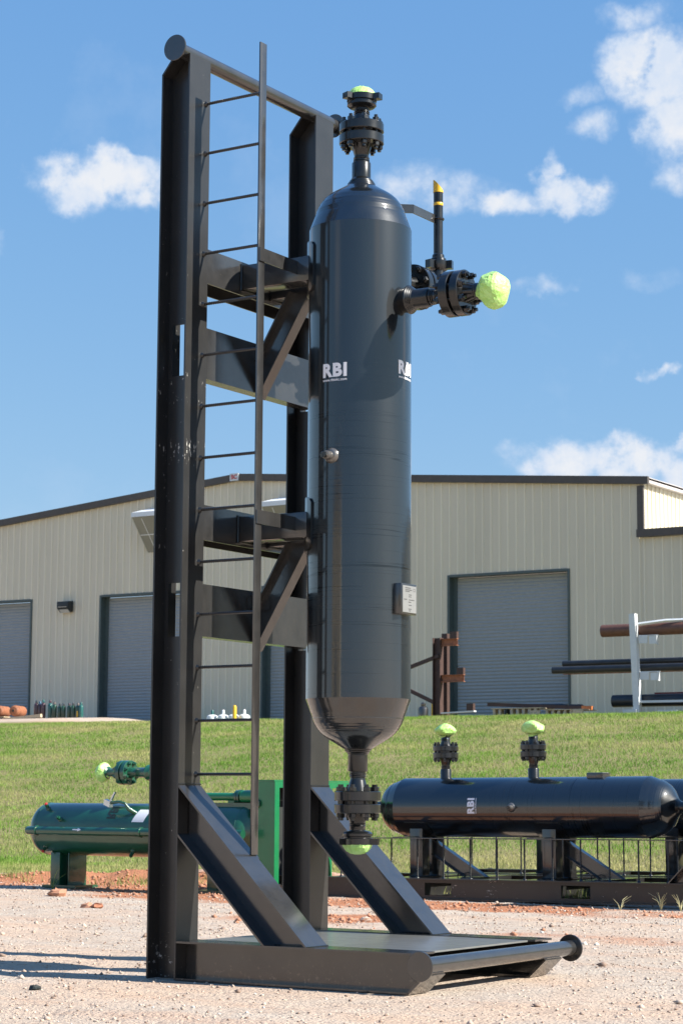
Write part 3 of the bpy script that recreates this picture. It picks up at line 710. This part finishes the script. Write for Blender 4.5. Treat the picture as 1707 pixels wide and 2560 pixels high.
    mb = MB(); mb.box(.383, .407, .149, .2215, .678, .694); mb.v = [(x, y, z-(x-.39)*1.0) for x, y, z in mb.v]; mb.build('weld_bead', BLACK, rail)
    # vessel
    sh = MB(); sh.lathe([(RV, 1.580), (RV, 2.5), (RV, 3.5), (RV, 4.366)], (AX, AY, 0), (0, 0, 1), 96)
    shell = sh.build('vessel_shell', VESSEL, root)
    g = random.Random(4)
    def headprof(z_of):
        pf = [(RV+.0004, 0), (.2915, .038), (.278, .076), (.2765, .079)]
        base = [(.274, .085), (.268, .105), (.262, .122), (.254, .140), (.244, .158), (.232, .176), (.218, .193), (.200, .210), (.178, .226), (.150, .243), (.115, .264), (.085, .283)]
        for (ra, ta), (rb_, tb) in zip(base[:-1], base[1:]):
            k = 4 if tb < .2 else 2
            for i in range(k):
                u_ = i/k; pf.append((ra+(rb_-ra)*u_+(g.uniform(-.0011, .0011) if ta < .2 else 0), ta+(tb-ta)*u_))
        pf.append(base[-1]); return pf
    mb = MB(); mb.lathe(headprof(0), (AX, AY, 4.366), (0, 0, 1), 96); top_h = mb.build('vessel_head', HEAD, root)
    mb = MB(); mb.lathe(headprof(0), (AX, AY, 1.580), (0, 0, -1), 96); bot_h = mb.build('vessel_head', HEAD, root)
    nozzle(root, (AX+.004, AY, 4.652), (0, 0, 1), 'dome' if standing else 'bend', ref=.3, lug0=R(8))
    nozzle(root, (AX, AY, 1.305), (0, 0, -1), 'dome', ref=.1, lug0=R(-20), ext=.0)
    if ports and standing: nozzle(root, (AX+RV+.034, AY, 3.912), (1, .035, 0), 'bag', ref=.1, lug0=0., ext=.0)
    if ports and not standing: nozzle(root, (AX+RV-.05, AY, 3.90), (1, 0, 0), 'bag', ref=.1, flat=.86)
    if not standing and ports: nozzle(root, (AX+RV-.05, AY, 2.875), (1, 0, 0), 'bag', ref=.25, flat=.86)
    elif standing:
        nz = nozzle(root, (AX, AY+RV+.034, 4.165), (0, 1, 0), 'bend', ref=.2)
        yv = 1.708
        mb = MB(); mb.path([(AX, 1.56, 4.165), (AX, 1.62, 4.165), (AX, 1.665, 4.173), (AX, 1.695, 4.20), (AX, yv, 4.24), (AX, yv, 4.33)], [.046, .048, .048, .048, .046, .044], 24); el_ = mb.build('elbow', BLACKG, root)
        mb = MB(); mb.lathe([(.044, 4.325), (.058, 4.335), (.062, 4.345), (.062, 4.385), (.052, 4.392), (.050, 4.405), (.040, 4.412), (.038, 4.43), (.031, 4.438)], (AX, yv, 0), (0, 0, 1), 32)
        for k in range(3):
            th = R(15)+k*2*math.pi/3; a_ = Vector((math.cos(th), math.sin(th), 0)); mb.obox(Vector((AX, yv, 4.362))+a_*.072, a_*.022, Vector((-a_.y, a_.x, 0))*.022, (0, 0, .026))
        mb.build('hammer_union', BLACKG, el_)
        mb = MB(); mb.tube((AX, yv, 4.43), (AX, yv, 4.838), .0302, 28); vp = mb.build('vent_pipe', BLACKG, root)
        mb = MB(); mb.lathe([(.0306, 4.752), (.0312, 4.753), (.0312, 4.770), (.0306, 4.771)], (AX, yv, 0), (0, 0, 1), 28); mb.build('yellow_band', YELLOW, vp)
        mb = MB(); n = 28; vs_ = []
        dslope = Vector((.82, .57, 0))
        for ring_ in range(2):
            for i in range(n):
                th = 2*math.pi*i/n; x = math.cos(th)*.0325; y = math.sin(th)*.0325
                z = 4.838 if ring_ == 0 else 4.885-(x*dslope.x+y*dslope.y)*1.15
                vs_.append((AX+x, yv+y, z))
        mb.add(vs_, [tuple(range(n)), tuple(range(2*n-1, n-1, -1))]+[(i, i+n, (i+1) % n+n, (i+1) % n) for i in range(n)]); mb.build('yellow_cap', YELLOW, vp)
        mb = MB(); mb.lathe([(.036, -.007), (.040, 0), (.036, .007)], (AX, yv, 4.665), (0, 0, 1), 24); mb.build('pipe_clamp', BLACKG, vp)
        mb = MB(); mb.box(.690, .698, 1.415, yv-.028, 4.635, 4.690); mb.obox((.60, 1.335, 4.6625), (.098, .078, 0), (-.003, .004, 0), (0, 0, .0275)); mb.obox((.61, 1.09, 4.58), (-.02, .19, .075), (.004, .0, 0), (0, 0, .0275)); mb.build('pipe_bracket', BLACK, root)
    # side coupling with hex plug
    mb = MB(); zg = 2.972
    mb.lathe([(.048, 0), (.044, .008), (.038, .016), (.034, .020), (.026, .022), (.026, .062), (.022, .066), (.019, .066), (.019, .074)], (AX, AY-RV+.002, zg), (0, -1, -.05), 28)
    pg = mb.build('side_coupling', BARE, root); mb = MB(); hexnut(mb, (AX, AY-RV+.002-.073, zg-.004), (0, -1, -.05), .020, .018, .3); mb.build('hex_plug', BLACKG, pg)
    # nameplate box
    zt0, zt1 = 2.062, 2.238; yc = .778
    mb = MB(); mb.box(.985, 1.046, yc-.084, yc+.084, zt0, zt1); nb = mb.build('nameplate_box', BLACK, root, bevel=.003)
    mb = MB(); mb.box(1.0462, 1.0485, yc-.072, yc+.078, zt0+.010, zt1-.012); pl = mb.build('nameplate', PLATE, nb)
    mb = MB(); g = random.Random(9)
    for zz, y0, y1 in ((.151, .03, .09), (.140, .03, .105), (.131, .03, .08), (.112, .07, .10), (.101, .07, .098), (.084, .015, .05), (.083, .07, .13), (.070, .065, .095), (.052, .07, .10), (.030, .065, .10), (.020, .07, .09)):
        y = y0
        while y < y1: wd = g.uniform(.004, .009); mb.box(1.0486, 1.0490, yc-.075+y, yc-.075+min(y+wd, y1), zt0+zz-.003, zt0+zz+.003); y += wd+.002
    mb.box(1.0486, 1.0490, yc+.045, yc+.066, zt0+.133, zt0+.136); mb.box(1.0486, 1.0490, yc+.045, yc+.066, zt0+.148, zt0+.151); mb.box(1.0486, 1.0490, yc+.045, yc+.048, zt0+.136, zt0+.148); mb.box(1.0486, 1.0490, yc+.063, yc+.066, zt0+.136, zt0+.148)
    mb.build('stamped_text', INK, pl, smooth=False)
    # lettering
    v, f = text_mb('RBI', .107, .0055, 1.0, 1.16)
    xs = [q[0] for q in v]; k = .158/(max(xs)-min(xs)); xm = (max(xs)+min(xs))/2; ys = [q[1] for q in v]; ky = .082/(max(ys)-min(ys)); ym = (max(ys)+min(ys))/2
    V1 = [((a-xm)*k, (c_-ym)*ky) for a, c_ in v]
    v2, f2 = text_mb('www.rbiokc.com', .03, .0006); xs = [q[0] for q in v2]; k2 = .158/(max(xs)-min(xs)); xm2 = (max(xs)+min(xs))/2
    V2 = [((a-xm2)*k2, c_*k2) for a, c_ in v2]
    decals = ((R(-87), 3.474), (R(4), 3.508)) if standing else ((R(-87), 3.44),)
    for th, z in decals:
        on_cyl(root, V1, f, th, z, 'lettering', DECAL, .0022); on_cyl(root, V2, f2, th, z-.058, 'web_address', DECAL, .0022)
    return root

unit = make_unit('tall black vessel standing upright on its steel frame with ladder')
lying = make_unit('long black vessel lying on its frame, nearer of two, behind the standing vessel', standing=False)
rot = Matrix.Rotation(-math.pi/2, 4, 'Y')   # unit z -> world -x, unit x -> world z
tilt = Matrix.Rotation(R(.5), 4, 'Y')
lying.matrix_world = Matrix.Translation((.096, 8.934, .225)) @ Matrix.Translation((-2, 0, 0)) @ tilt.inverted() @ Matrix.Translation((2, 0, 0)) @ rot
l2 = make_unit('x', False, False); l2['label'] = 'farther black vessel lying on a frame, mostly hidden behind the nearer lying vessel'
l2.matrix_world = Matrix.Translation((.46, 1.95, 0)) @ lying.matrix_world
lying['group'] = l2['group'] = 'vessels lying on their frames'

# ------------------------------------------------------------------ green separator on the left
gv = empty('separator_vessel', (0, 0, 0), label='glossy dark green horizontal vessel on steel legs left of the frame', cat='pressure vessel')
gy_, gz_, gr_ = 8.86, .641, .288
pf = []
for i in range(12): th = math.pi/2*i/11; pf.append((max(gr_*math.sin(th), .004), -.19*math.cos(th)))
pf = [(r_, -8.40+t_) for r_, t_ in pf]+[(gr_, -5.70)]
for i in range(1, 12): th = math.pi/2*i/11; pf.append((max(gr_*math.cos(th), .004), -5.70+.19*math.sin(th)))
mb = MB(); mb.lathe(pf, (0, gy_, gz_), (1, 0, 0), 72); gs = mb.build('vessel_shell', GREEN, gv)
for x in (-8.40, -5.70):
    mb = MB(); mb.lathe([(gr_-.002, -.008), (gr_+.003, -.003), (gr_+.003, .003), (gr_-.002, .008)], (x, gy_, gz_), (1, 0, 0), 72); mb.build('weld_seam', GREEN, gs)
for x in (-8.12, -5.98):
    mb = MB(); mb.box(x-.15, x-.02, gy_-.155, gy_+.15, .03, .385); mb.box(x-.0195, x+.10, gy_-.02, gy_+.14, .03, .385); mb.box(x+.10, x+.112, gy_-.155, gy_+.15, .03, .385); lg = mb.build('leg', GREEN, gv, bevel=.004)
    mb = MB(); mb.box(x-.23, x+.24, gy_-.2, gy_+.2, 0, .03); mb.build('foot_plate', GREEN, lg)
mb = MB(); yp = 8.53
mb.path([(-8.44, gy_-.1, .625), (-8.47, yp+.06, .625), (-8.455, yp+.01, .625), (-8.40, yp, .625), (-8.3, yp, .625), (-5.55, yp, .625)], .046, 20); fp = mb.build('front_pipe', GREEN, gv)
for x in (-8.33, -6.88):
    mb = MB(); mb.lathe([(.046, -.012), (.056, -.01), (.056, .01), (.046, .012)], (x, yp, .625), (1, 0, 0), 20); mb.box(x-.02, x+.02, yp+.04, yp+.12, .605, .645); mb.build('pipe_clamp', GREEN, fp)
mb = MB(); z = .64
mb.add([(-7.79, yp-.047, z-.004), (-7.72, yp-.047, z-.004), (-7.72, yp-.047, z-.017), (-7.67, yp-.047, z+.002), (-7.72, yp-.047, z+.021), (-7.72, yp-.047, z+.008), (-7.79, yp-.047, z+.008)], [(0, 1, 2, 3, 4, 5, 6)])
mb.v = [(x, yp-math.sqrt(max(.0478**2-(zz-.625)**2, 0)), zz) for x, y, zz in mb.v]; mb.build('flow_arrow', DECAL, fp, smooth=False)
for x, z, pm in ((-8.30, .865, RED), (-8.30, .443, RED), (-7.10, .416, GREEN), (-8.05, .75, GREEN)):
    dz = z-gz_; dy = -math.sqrt(max(gr_**2-dz*dz, 0)); d = Vector((0, dy, dz)).normalized(); mb = MB()
    mb.lathe([(.034, -.02), (.028, .01), (.022, .014), (.022, .06)], Vector((x, gy_, gz_))+d*gr_, d, 16); c_ = mb.build('coupling', GREEN, gv)
    mb = MB(); hexnut(mb, Vector((x, gy_, gz_))+d*(gr_+.06), d, .018, .015); mb.build('plug', pm, c_)
mb = MB(); mb.path([(-7.05, gy_-.2, .82), (-7.10, gy_-.27, .87), (-7.13, gy_-.30, .93), (-7.20, gy_-.31, .945), (-7.32, gy_-.31, .935)], [.028, .024, .014, .016, .02], 12); vv = mb.build('valve_pipe', GREEN, gv)
mb = MB(); mb.obox((-7.35, gy_-.31, .93), (.04, 0, -.015), (0, .03, 0), (.006, 0, .03)); mb.obox((-7.28, gy_-.32, 1.0), (.03, 0, .05), (0, .012, 0), (.008, 0, -.004)); mb.build('valve_handle', STEEL, vv)
v, f = text_mb('RBI', .16, .005)
def on_green(verts, faces, x0, th0, name, m_, up_=True):
    mb = MB(); vs_ = []
    for u_, v_ in verts:
        th = th0-u_/gr_ if up_ else th0+v_/gr_
        xx = x0-v_ if up_ else x0+u_
        vs_.append((xx, gy_-math.cos(th)*(gr_+.003), gz_+math.sin(th)*(gr_+.003)))
    mb.add(vs_, faces); mb.build(name, m_, gv, smooth=False)
on_green([(-a*.8, -c_) for a, c_ in v], f, -7.36, R(42), 'lettering', DARKDECAL)
lb = [(i*.02-.1, j*.02-.08) for i in range(9) for j in range(9)]; lf = [(i*9+j, i*9+j+1, (i+1)*9+j+1, (i+1)*9+j) for i in range(8) for j in range(8)]
on_green([(a+c_*.35, c_) for a, c_ in lb], lf, -6.93, R(34), 'warning_sticker', DECAL, False)
# upper discharge nozzle
nozzle(gv, (-7.04, gy_, 1.262), (-1, 0, 0), 'bag', body_mat=GREEN, seg=24, ext=.08, bs=.95)
mb = MB(); mb.path([(-7.06, gy_, 1.262), (-6.92, gy_, 1.262), (-6.84, gy_, 1.245), (-6.79, gy_, 1.20), (-6.78, gy_, 1.12), (-6.78, gy_, .90)], .05, 20); mb.build('riser_elbow', GREEN, gv)
mb = MB(); mb.tube((-6.5, gy_-.05, 1.008), (-5.83, gy_-.05, 1.008), .041, 20); up_ = mb.build('upper_pipe', GREENB, gv)
mb = MB(); mb.lathe([(.041, 0), (.07, .001), (.07, .028), (.04, .03)], (-5.83, gy_-.05, 1.008), (1, 0, 0), 28); mb.lathe([(.04, 0), (.074, .001), (.074, .03), (.04, .031)], (-5.795, gy_-.05, 1.008), (1, 0, 0), 28); mb.build('flange', GREEN, up_)
mb = MB(); mb.lathe([(.04, 0), (.066, .01), (.068, .03), (.068, .42)], (-5.765, gy_-.05, 1.01), (1, 0, 0), 28); mb.build('large_pipe', GREENB, up_)
mb = MB(); mb.box(-5.92, -5.84, gy_-.09, gy_-.01, .945, .968); mb.build('pipe_saddle', GREENB, up_)
mb = MB(); mb.box(-6.4, -5.40, gy_-.12, gy_-.11, .88, .945); mb.box(-6.4, -5.40, gy_-.109, gy_-.03, .935, .945); mb.build('support_channel', GREEN, gv)
# green steel cabinet
gc = empty('steel_cabinet', (0, 0, 0), label='bright green open steel cabinet between the two uprights', cat='cabinet')
x0, x1, ya, yb_ = -5.56, -5.28, 8.70, 10.14
mb = MB(); mb.box(x0, x1, ya, ya+.012, .10, 1.17); mb.box(x0, x1, yb_-.34, yb_-.328, .1, 1.17); mb.box(x0, x0+.01, ya+.012, yb_-.34, .10, 1.17); mb.build('shell', GREENB, gc)
mb = MB(); mb.box(x0, x1, ya-.002, yb_, 1.172, 1.186); mb.build('top_panel', GREENB, gc)
mb = MB(); mb.box(x1+.001, x1+.008, ya, ya+.085, .10, 1.17); mb.box(x1+.001, x1+.008, ya+.085, yb_, 1.105, 1.17); mb.box(x1+.001, x1+.008, yb_-.43, yb_-.34, .10, 1.105); mb.build('face_frame', GREENB, gc)
mb = MB(); mb.box(x0+.012, x0+.02, ya+.014, yb_-.342, .12, 1.168); mb.box(x0+.02, x1-.02, ya+.014, yb_-.342, .10, .11); mb.build('liner', DARKBOX, gc)
mb = MB(); hexnut(mb, (-5.49, 8.70, .94), (0, -1, 0), .05, .03); mb.build('side_fitting', GREEN, gc)

# ------------------------------------------------------------------ yard behind the bank
def gas_cylinder(x, y, h, r_, body, cap, label, group='gas cylinders by the warehouse wall'):
    z = float(zt(x, y)); e = empty('gas_cylinder', (x, y, z), label=label, cat='gas cylinder', group=group)
    mb = MB(); mb.lathe([(r_*.93, 0), (r_, .02), (r_, h*.70), (r_*.93, h*.75), (r_*.7, h*.80), (r_*.45, h*.83)], seg=20); mb.build('body', CYLC[body], e)
    mb = MB(); mb.lathe([(r_*.46, h*.825), (r_*.48, h*.84), (r_*.46, h*.96), (r_*.3, h)], seg=16); mb.build('valve_cap', CYLC[cap], e); return e
cyl = [(-40.556, .62, 'maroon', 'black', 'maroon gas cylinder with black cap, leftmost of the row'), (-40.42, .58, 'maroon', 'blue', 'maroon gas cylinder with blue cap, second in the row'),
       (-40.247, .63, 'maroon', 'teal', 'maroon gas cylinder with bright teal cap'), (-39.972, .61, 'teal', 'maroon', 'teal gas cylinder with maroon cap'),
       (-39.752, .55, 'green', 'grey', 'green gas cylinder with grey cap at the end of the timber'), (-39.548, .48, 'green', 'black', 'short green gas cylinder, just right of the timber end'),
       (-39.361, .49, 'green', 'black', 'green gas cylinder in the middle of the group with wide black cap'), (-39.136, .49, 'green', 'maroon', 'green gas cylinder with small maroon cap'),
       (-38.941, .50, 'green', 'black', 'green gas cylinder, third from the right end'), (-38.755, .49, 'green', 'grey', 'green gas cylinder with a yellow label, second from right'),
       (-38.60, .51, 'teal', 'teal', 'gas cylinder with bright teal cap at the right end of the row')]
for i, (x, h, a_, c_, l_) in enumerate(cyl):
    e = gas_cylinder(x, 46.+(.03 if i % 2 else 0), h, .08, a_, c_, l_)
    if i == 9:
        mb = MB(); mb.box(.01, .06, -.085, -.077, .02, .22); mb.build('label', YELLOW, e)
# rusty small tanks on timber
for x, l_ in ((-41.93, 'rusty brown steel tank with end hole, left of the pair on timber'), (-41.23, 'rusty brown steel tank with open end, right of the pair on timber')):
    y = 45.6; z = 3.83; e = empty('rusty_tank', (x, y, z), label=l_, cat='tank', group='rusty tanks on timber')
    mb = MB(); r_ = .185; mb.lathe([(.05, -.02), (.05, 0), (.13, .01), (.17, .05), (r_, .12), (r_, .16), (r_+.008, .165), (r_+.008, .2), (r_, .205), (r_, .72), (.1, .8)], (0, 0, 0), (-.30, .95, 0), 32); mb.build('shell', RUST, e)
    mb = MB(); mb.lathe([(.04, 0), (.04, .01)], (.006, -.0205, 0), (.30, -.95, 0), 16); mb.build('end_opening', DARKBOX, e)
e = empty('timber_skid', (0, 0, 0), label='pale timber beam tilted on the gravel under the rusty tanks', cat='timber')
mb = MB(); mb.obox((-40.75, 45.3, 3.555), (1.02, 0, .075), (0, .05, 0), (-.006, 0, .055)); mb.build('beam', WOOD, e)
mb = MB(); mb.obox((-41.9, 45.5, 3.60), (.55, 0, .01), (0, .25, 0), (0, 0, .012)); mb.build('plank', WOOD, e)
for x in (-42.02, -41.85): 
    mb = MB(); mb.obox((x, 45.3, 3.50), (.02, 0, .03), (0, .03, 0), (-.03, 0, .09)); mb.build('stake', WOOD, e)
# white propane tanks
for x, cc, l_ in ((-33.31, 'teal', 'squat white tank with teal cap, leftmost of four behind the ladder'), (-32.88, 'white', 'squat white tank with tall white cap, second of four'),
                 (-32.46, 'white', 'squat white tank with small white cap, third of four'), (-32.05, 'white', 'squat white tank behind the yellow post')):
    y = 46.2; z = float(zt(x, y)); e = empty('propane_tank', (x, y, z), label=l_, cat='gas tank', group='white tanks behind the ladder')
    mb = MB(); mb.lathe([(.16, 0), (.19, .03), (.19, .28), (.175, .35), (.12, .39), (.03, .405)], seg=28); mb.build('body', LPG, e)
    mb = MB(); mb.lathe([(.045, .39), (.045, .52), (.03, .55)], seg=14); mb.build('valve_cap', CYLC['teal'] if cc == 'teal' else LPG, e)
for x, y, l_ in ((-32.22, 45.9, 'yellow post in front of a white tank'), (-25.25, 46.5, 'yellow post beside the brown steel rack')):
    z = float(zt(x, y)); mb = MB(); mb.lathe([(.065, 0), (.065, .62), (.05, .66), (.02, .68)], (0, 0, 0), seg=18); o = mb.build('bollard', YELLOW, loc=(x, y, z)); tag(o, l_, 'bollard', 'yellow posts')
e = gas_cylinder(-25.55, 46.4, .66, .15, 'black', 'black', 'short black capped tank beside the yellow post by the brown rack', None); 
mb = MB()
# brown cantilever rack
br = empty('cantilever_rack', (0, 0, 0), label='dark brown empty steel cantilever rack in front of the right shutter', cat='rack')
y = 42.; mb = MB(); mb.beam((-22.5, y, 3.15), (-22.5, y, 5.43), (0, 1, 0), (1, 0, 0), .2, .24, .015, .012); mb.build('post', RUSTD, br)
mb = MB(); mb.box(-22.56, -22.38, y+.3, y+.45, 3.15, 5.575); mb.build('post', RUSTD, br)
mb = MB(); mb.beam((-24.6, y, 3.15), (-24.6, y, 5.43), (0, 1, 0), (1, 0, 0), .2, .24, .015, .012); mb.build('post', RUSTD, br)
for z, xe, xs_ in ((5.30, -21.87, -22.075), (4.29, -21.66, -21.87)):
    mb = MB(); mb.beam((-22.37, y, z), (xe, y, z), (0, 1, 0), (0, 0, 1), .13, .20, .014, .012); a_ = mb.build('arm', RUST, br)
    mb = MB(); mb.box(xs_, xe, y-.06, y+.06, z+.102, z+.29); mb.build('end_stop', RUSTD, a_)
mb = MB(); mb.obox((-21.85, y, 3.345), (.53, 0, .02), (0, .07, 0), (0, 0, .018)); a_ = mb.build('base_arm', WHITE, br); mb = MB(); mb.box(-21.56, -21.35, y-.06, y+.06, 3.385, 3.58); mb.build('end_stop', RUSTD, a_)
for p_, q_ in (((-22.45, y-.02, 4.93), (-24.5, y-.02, 4.29)), ((-22.6, y-.02, 3.62), (-24.5, y-.02, 4.47))):
    mb = MB(); P_ = Vector(p_); Q_ = Vector(q_); d = (Q_-P_); mb.obox((P_+Q_)/2, d/2, (0, .04, 0), Vector((-d.z, 0, d.x)).normalized()*.05); mb.build('diagonal', RUSTD, br)
# white rack
wr = empty('pipe_rack', (0, 0, 0), label='white steel storage rack carrying brown and black pipes at right', cat='rack')
mb = MB(); mb.obox((-16.43, 41.9, 4.52), (-.055, 0, 1.34), (0, .09, 0), (.085, 0, .004)); mb.build('post', WHITE, wr)
mb = MB(); mb.path([(-16.33, 41.9, 5.58), (-15.6, 42., 5.655), (-14.9, 42.2, 5.67), (-12.5, 42.2, 5.67)], .045, 4); mb.build('top_rail', WHITE, wr)
for z, x0 in ((5.17, -16.34), (4.21, -16.31)):
    mb = MB(); mb.box(x0, x0+.26, 41.9, 41.93, z-.10, z+.10); mb.box(x0+.32, x0+.52, 41.88, 41.91, z-.12, z+.08); mb.box(x0, x0+.55, 41.93, 41.99, z+.10, z+.12); mb.box(x0+.52, x0+.54, 41.87, 41.98, z-.14, z+.10); mb.build('bracket_arm', WHITE, wr)
mb = MB(); mb.box(-16.35, -12.5, 41.85, 41.95, 3.5, 3.56); mb.build('bottom_rail', WHITE, wr)
mb = MB(); mb.box(-16.75, -16.36, 41.75, 42.05, 3.15, 3.33); mb.box(-15.75, -15.2, 41.75, 42.0, 3.16, 3.30); mb.build('foot_block', WHITE, wr)
def steel_pipe(p_, q_, r_, m_, label, grp=None, wall=.012):
    P_ = Vector(p_); Q_ = Vector(q_); mb = MB(); d = Q_-P_; L = d.length
    mb.lathe([(r_-wall, .15), (r_-wall, 0), (r_, 0), (r_, L), (r_-wall, L), (r_-wall, L-.15)], (0, 0, 0), d, 28)
    o = mb.build('steel_pipe', m_, loc=P_); tag(o, label, 'pipe', grp); return o
steel_pipe((-17.50, 42.15, 5.455), (-11, 42.15, 5.455), .165, PIPEB, 'thick brown pipe on the top level of the white rack')
steel_pipe((-19.04, 42.25, 4.445), (-12, 42.25, 4.445), .10, BLKPIPE, 'black pipe on the middle level of the rack, lower and nearer one', 'pipes on the white rack')
steel_pipe((-18.85, 42.5, 4.63), (-12, 42.5, 4.63), .085, BLKPIPE, 'black pipe on the middle level of the rack, upper one behind', 'pipes on the white rack')
steel_pipe((-18.75, 42.3, 4.335), (-12, 42.3, 4.335), .012, RUST, 'thin rusty rod under the middle level black pipes')
steel_pipe((-17.22, 42.2, 3.575), (-12, 42.2, 3.575), .165, BLKPIPE, 'thick black pipe with chalk marks on the bottom level of the white rack', 'pipes on the white rack')
o = MB().box(-16.1, -12, 42.35, 42.45, 3.72, 3.79).build('red_beam', plain('red_primer', (.16, .03, .03), .6)); tag(o, 'dark red steel beam lying behind the thick black bottom pipe', 'beam')
# dunnage with bar and pipe offcuts
bar = empty('steel_bar', (0, 0, 0), label='long brown square steel bar with orange end lying across pallets', cat='steel bar')
P_ = Vector((-20.80, 41.8, 3.535)); Q_ = Vector((-17.95, 41.8, 3.40)); d = Q_-P_
mb = MB(); mb.obox((P_+Q_)/2, d/2, (0, .05, 0), Vector((-d.z, 0, d.x)).normalized()*.05); mb.build('bar', RUSTD, bar)
mb = MB(); Q2 = Q_+d.normalized()*.30; mb.obox((Q_+Q2)/2, (Q2-Q_)/2, (0, .051, 0), Vector((-d.z, 0, d.x)).normalized()*.051); mb.build('painted_end', ORANGE, bar)
for x0, x1, l_ in ((-20.5, -18.97, 'low weathered pallet under the left end of the brown bar'), (-18.9, -17.7, 'dark low pallet under the right end of the brown bar')):
    pa = empty('pallet', (0, 0, 0), label=l_, cat='pallet')
    mb = MB(); mb.box(x0, x1, 41.4, 42.2, 3.385 if x0 < -20 else 3.33, 3.41 if x0 < -20 else 3.35); mb.build('deck', WOOD, pa)
    x = x0+.05
    while x < x1-.1:
        mb = MB(); mb.box(x, x+.07, 41.42, 41.6, 3.14, 3.383 if x0 < -20 else 3.329); mb.build('block', WOOD if random.random() < .6 else DARKBOX, pa); x += .18
    mb = MB(); mb.box(x1-.32, x1-.02, 41.36, 41.41, 3.14, 3.33); mb.build('end_board', WOOD, pa)
offs = [(-20.0, .34, .035), (-19.75, .75, .05), (-19.3, .65, .06), (-18.85, .16, .065), (-18.66, .14, .06), (-18.45, .28, .06), (-18.2, .12, .07)]
for i, (x, L, r_) in enumerate(offs):
    steel_pipe((x, 42.05, 3.50-.02*i/2), (x+L, 42.05, 3.50-.02*i/2-.01), r_, BLKPIPE, ['thinnest black pipe offcut, at the left end behind the brown bar', 'longest black pipe offcut lying behind the brown bar', 'long black pipe offcut, second in length behind the brown bar', 'short black pipe offcut just right of the long ones behind the brown bar', 'very short black pipe offcut in the middle of the stubs', 'medium black pipe offcut, second from the right end', 'thickest short black pipe offcut at the right end above the orange tip'][i], 'pipe offcuts behind the brown bar')

# ------------------------------------------------------------------ weeds, clods, bricks
WEED = plain('weed_stems', (.20, .27, .07), .7, var=.3, scale=20)
STRAW = plain('dry_stems', (.50, .46, .25), .7, var=.2, scale=20)
def weed(x, y, n, h, label, seed, m_=None):
    g = random.Random(seed); e = empty('weed_plant', (x, y, float(zt(x, y))), label=label, cat='weed'); mb = MB()
    for i in range(n):
        a_ = g.uniform(0, 6.28); l_ = g.uniform(.3, 1)*h; sp_ = g.uniform(.2, .9)*l_
        mb.path([(0, 0, 0), (math.cos(a_)*sp_*.35, math.sin(a_)*sp_*.35, l_*.6), (math.cos(a_)*sp_, math.sin(a_)*sp_, l_*g.uniform(.8, 1.05))], [.0026, .002, .0008], 4)
    mb.build('stems', m_ or STRAW, e); return e
weed(-1.27, 8.50, 6, .17, 'small pale weed against the lower beam of the lying frame, left of the larger clumps', 1)
weed(-.95, 8.70, 13, .19, 'bushy pale weed in front of the lying frame near the right edge', 2)
weed(-.72, 8.62, 12, .17, 'pale weed clump at the extreme right edge in front of the lying frame', 3)
weed(-8.02, 8.45, 10, .3, 'green weed growing against the leg of the green vessel', 4, WEED)
weed(-7.6, 8.9, 9, .2, 'low green weed right of the green vessel leg', 5, WEED)
for i, (x, y, s_, m_, l_) in enumerate(((-5.32, 5.76, .075, CLOD, 'broken red brick lump on gravel left of the frame, darker piece'), (-5.18, 5.70, .06, RUST, 'broken red brick lump on gravel, right hand piece'),
                                       (-6.9, 7.2, .10, CLOD, 'flat reddish rock near the shadow of the green vessel'), (-.2, -.96, .033, DARKBOX, 'small dark clod on pale gravel at lower left'),
                                       (-2.2, 5.55, .05, STONE, 'pale stone beside the red clay patch'))):
    g = random.Random(i+20); mb = MB()
    mb.lathe([(s_*.2, -s_*.35), (s_*.8, -s_*.3), (s_, 0), (s_*.75, s_*.35), (s_*.3, s_*.5)], (0, 0, 0), seg=9)
    mb.v = [(x_+g.uniform(-.25, .25)*s_, y_+g.uniform(-.2, .2)*s_, z_+g.uniform(-.12, .12)*s_) for x_, y_, z_ in mb.v]
    o = mb.build('rock', m_, smooth=False, loc=(x, y, float(zt(x, y))+s_*.25)); tag(o, l_, 'rock')
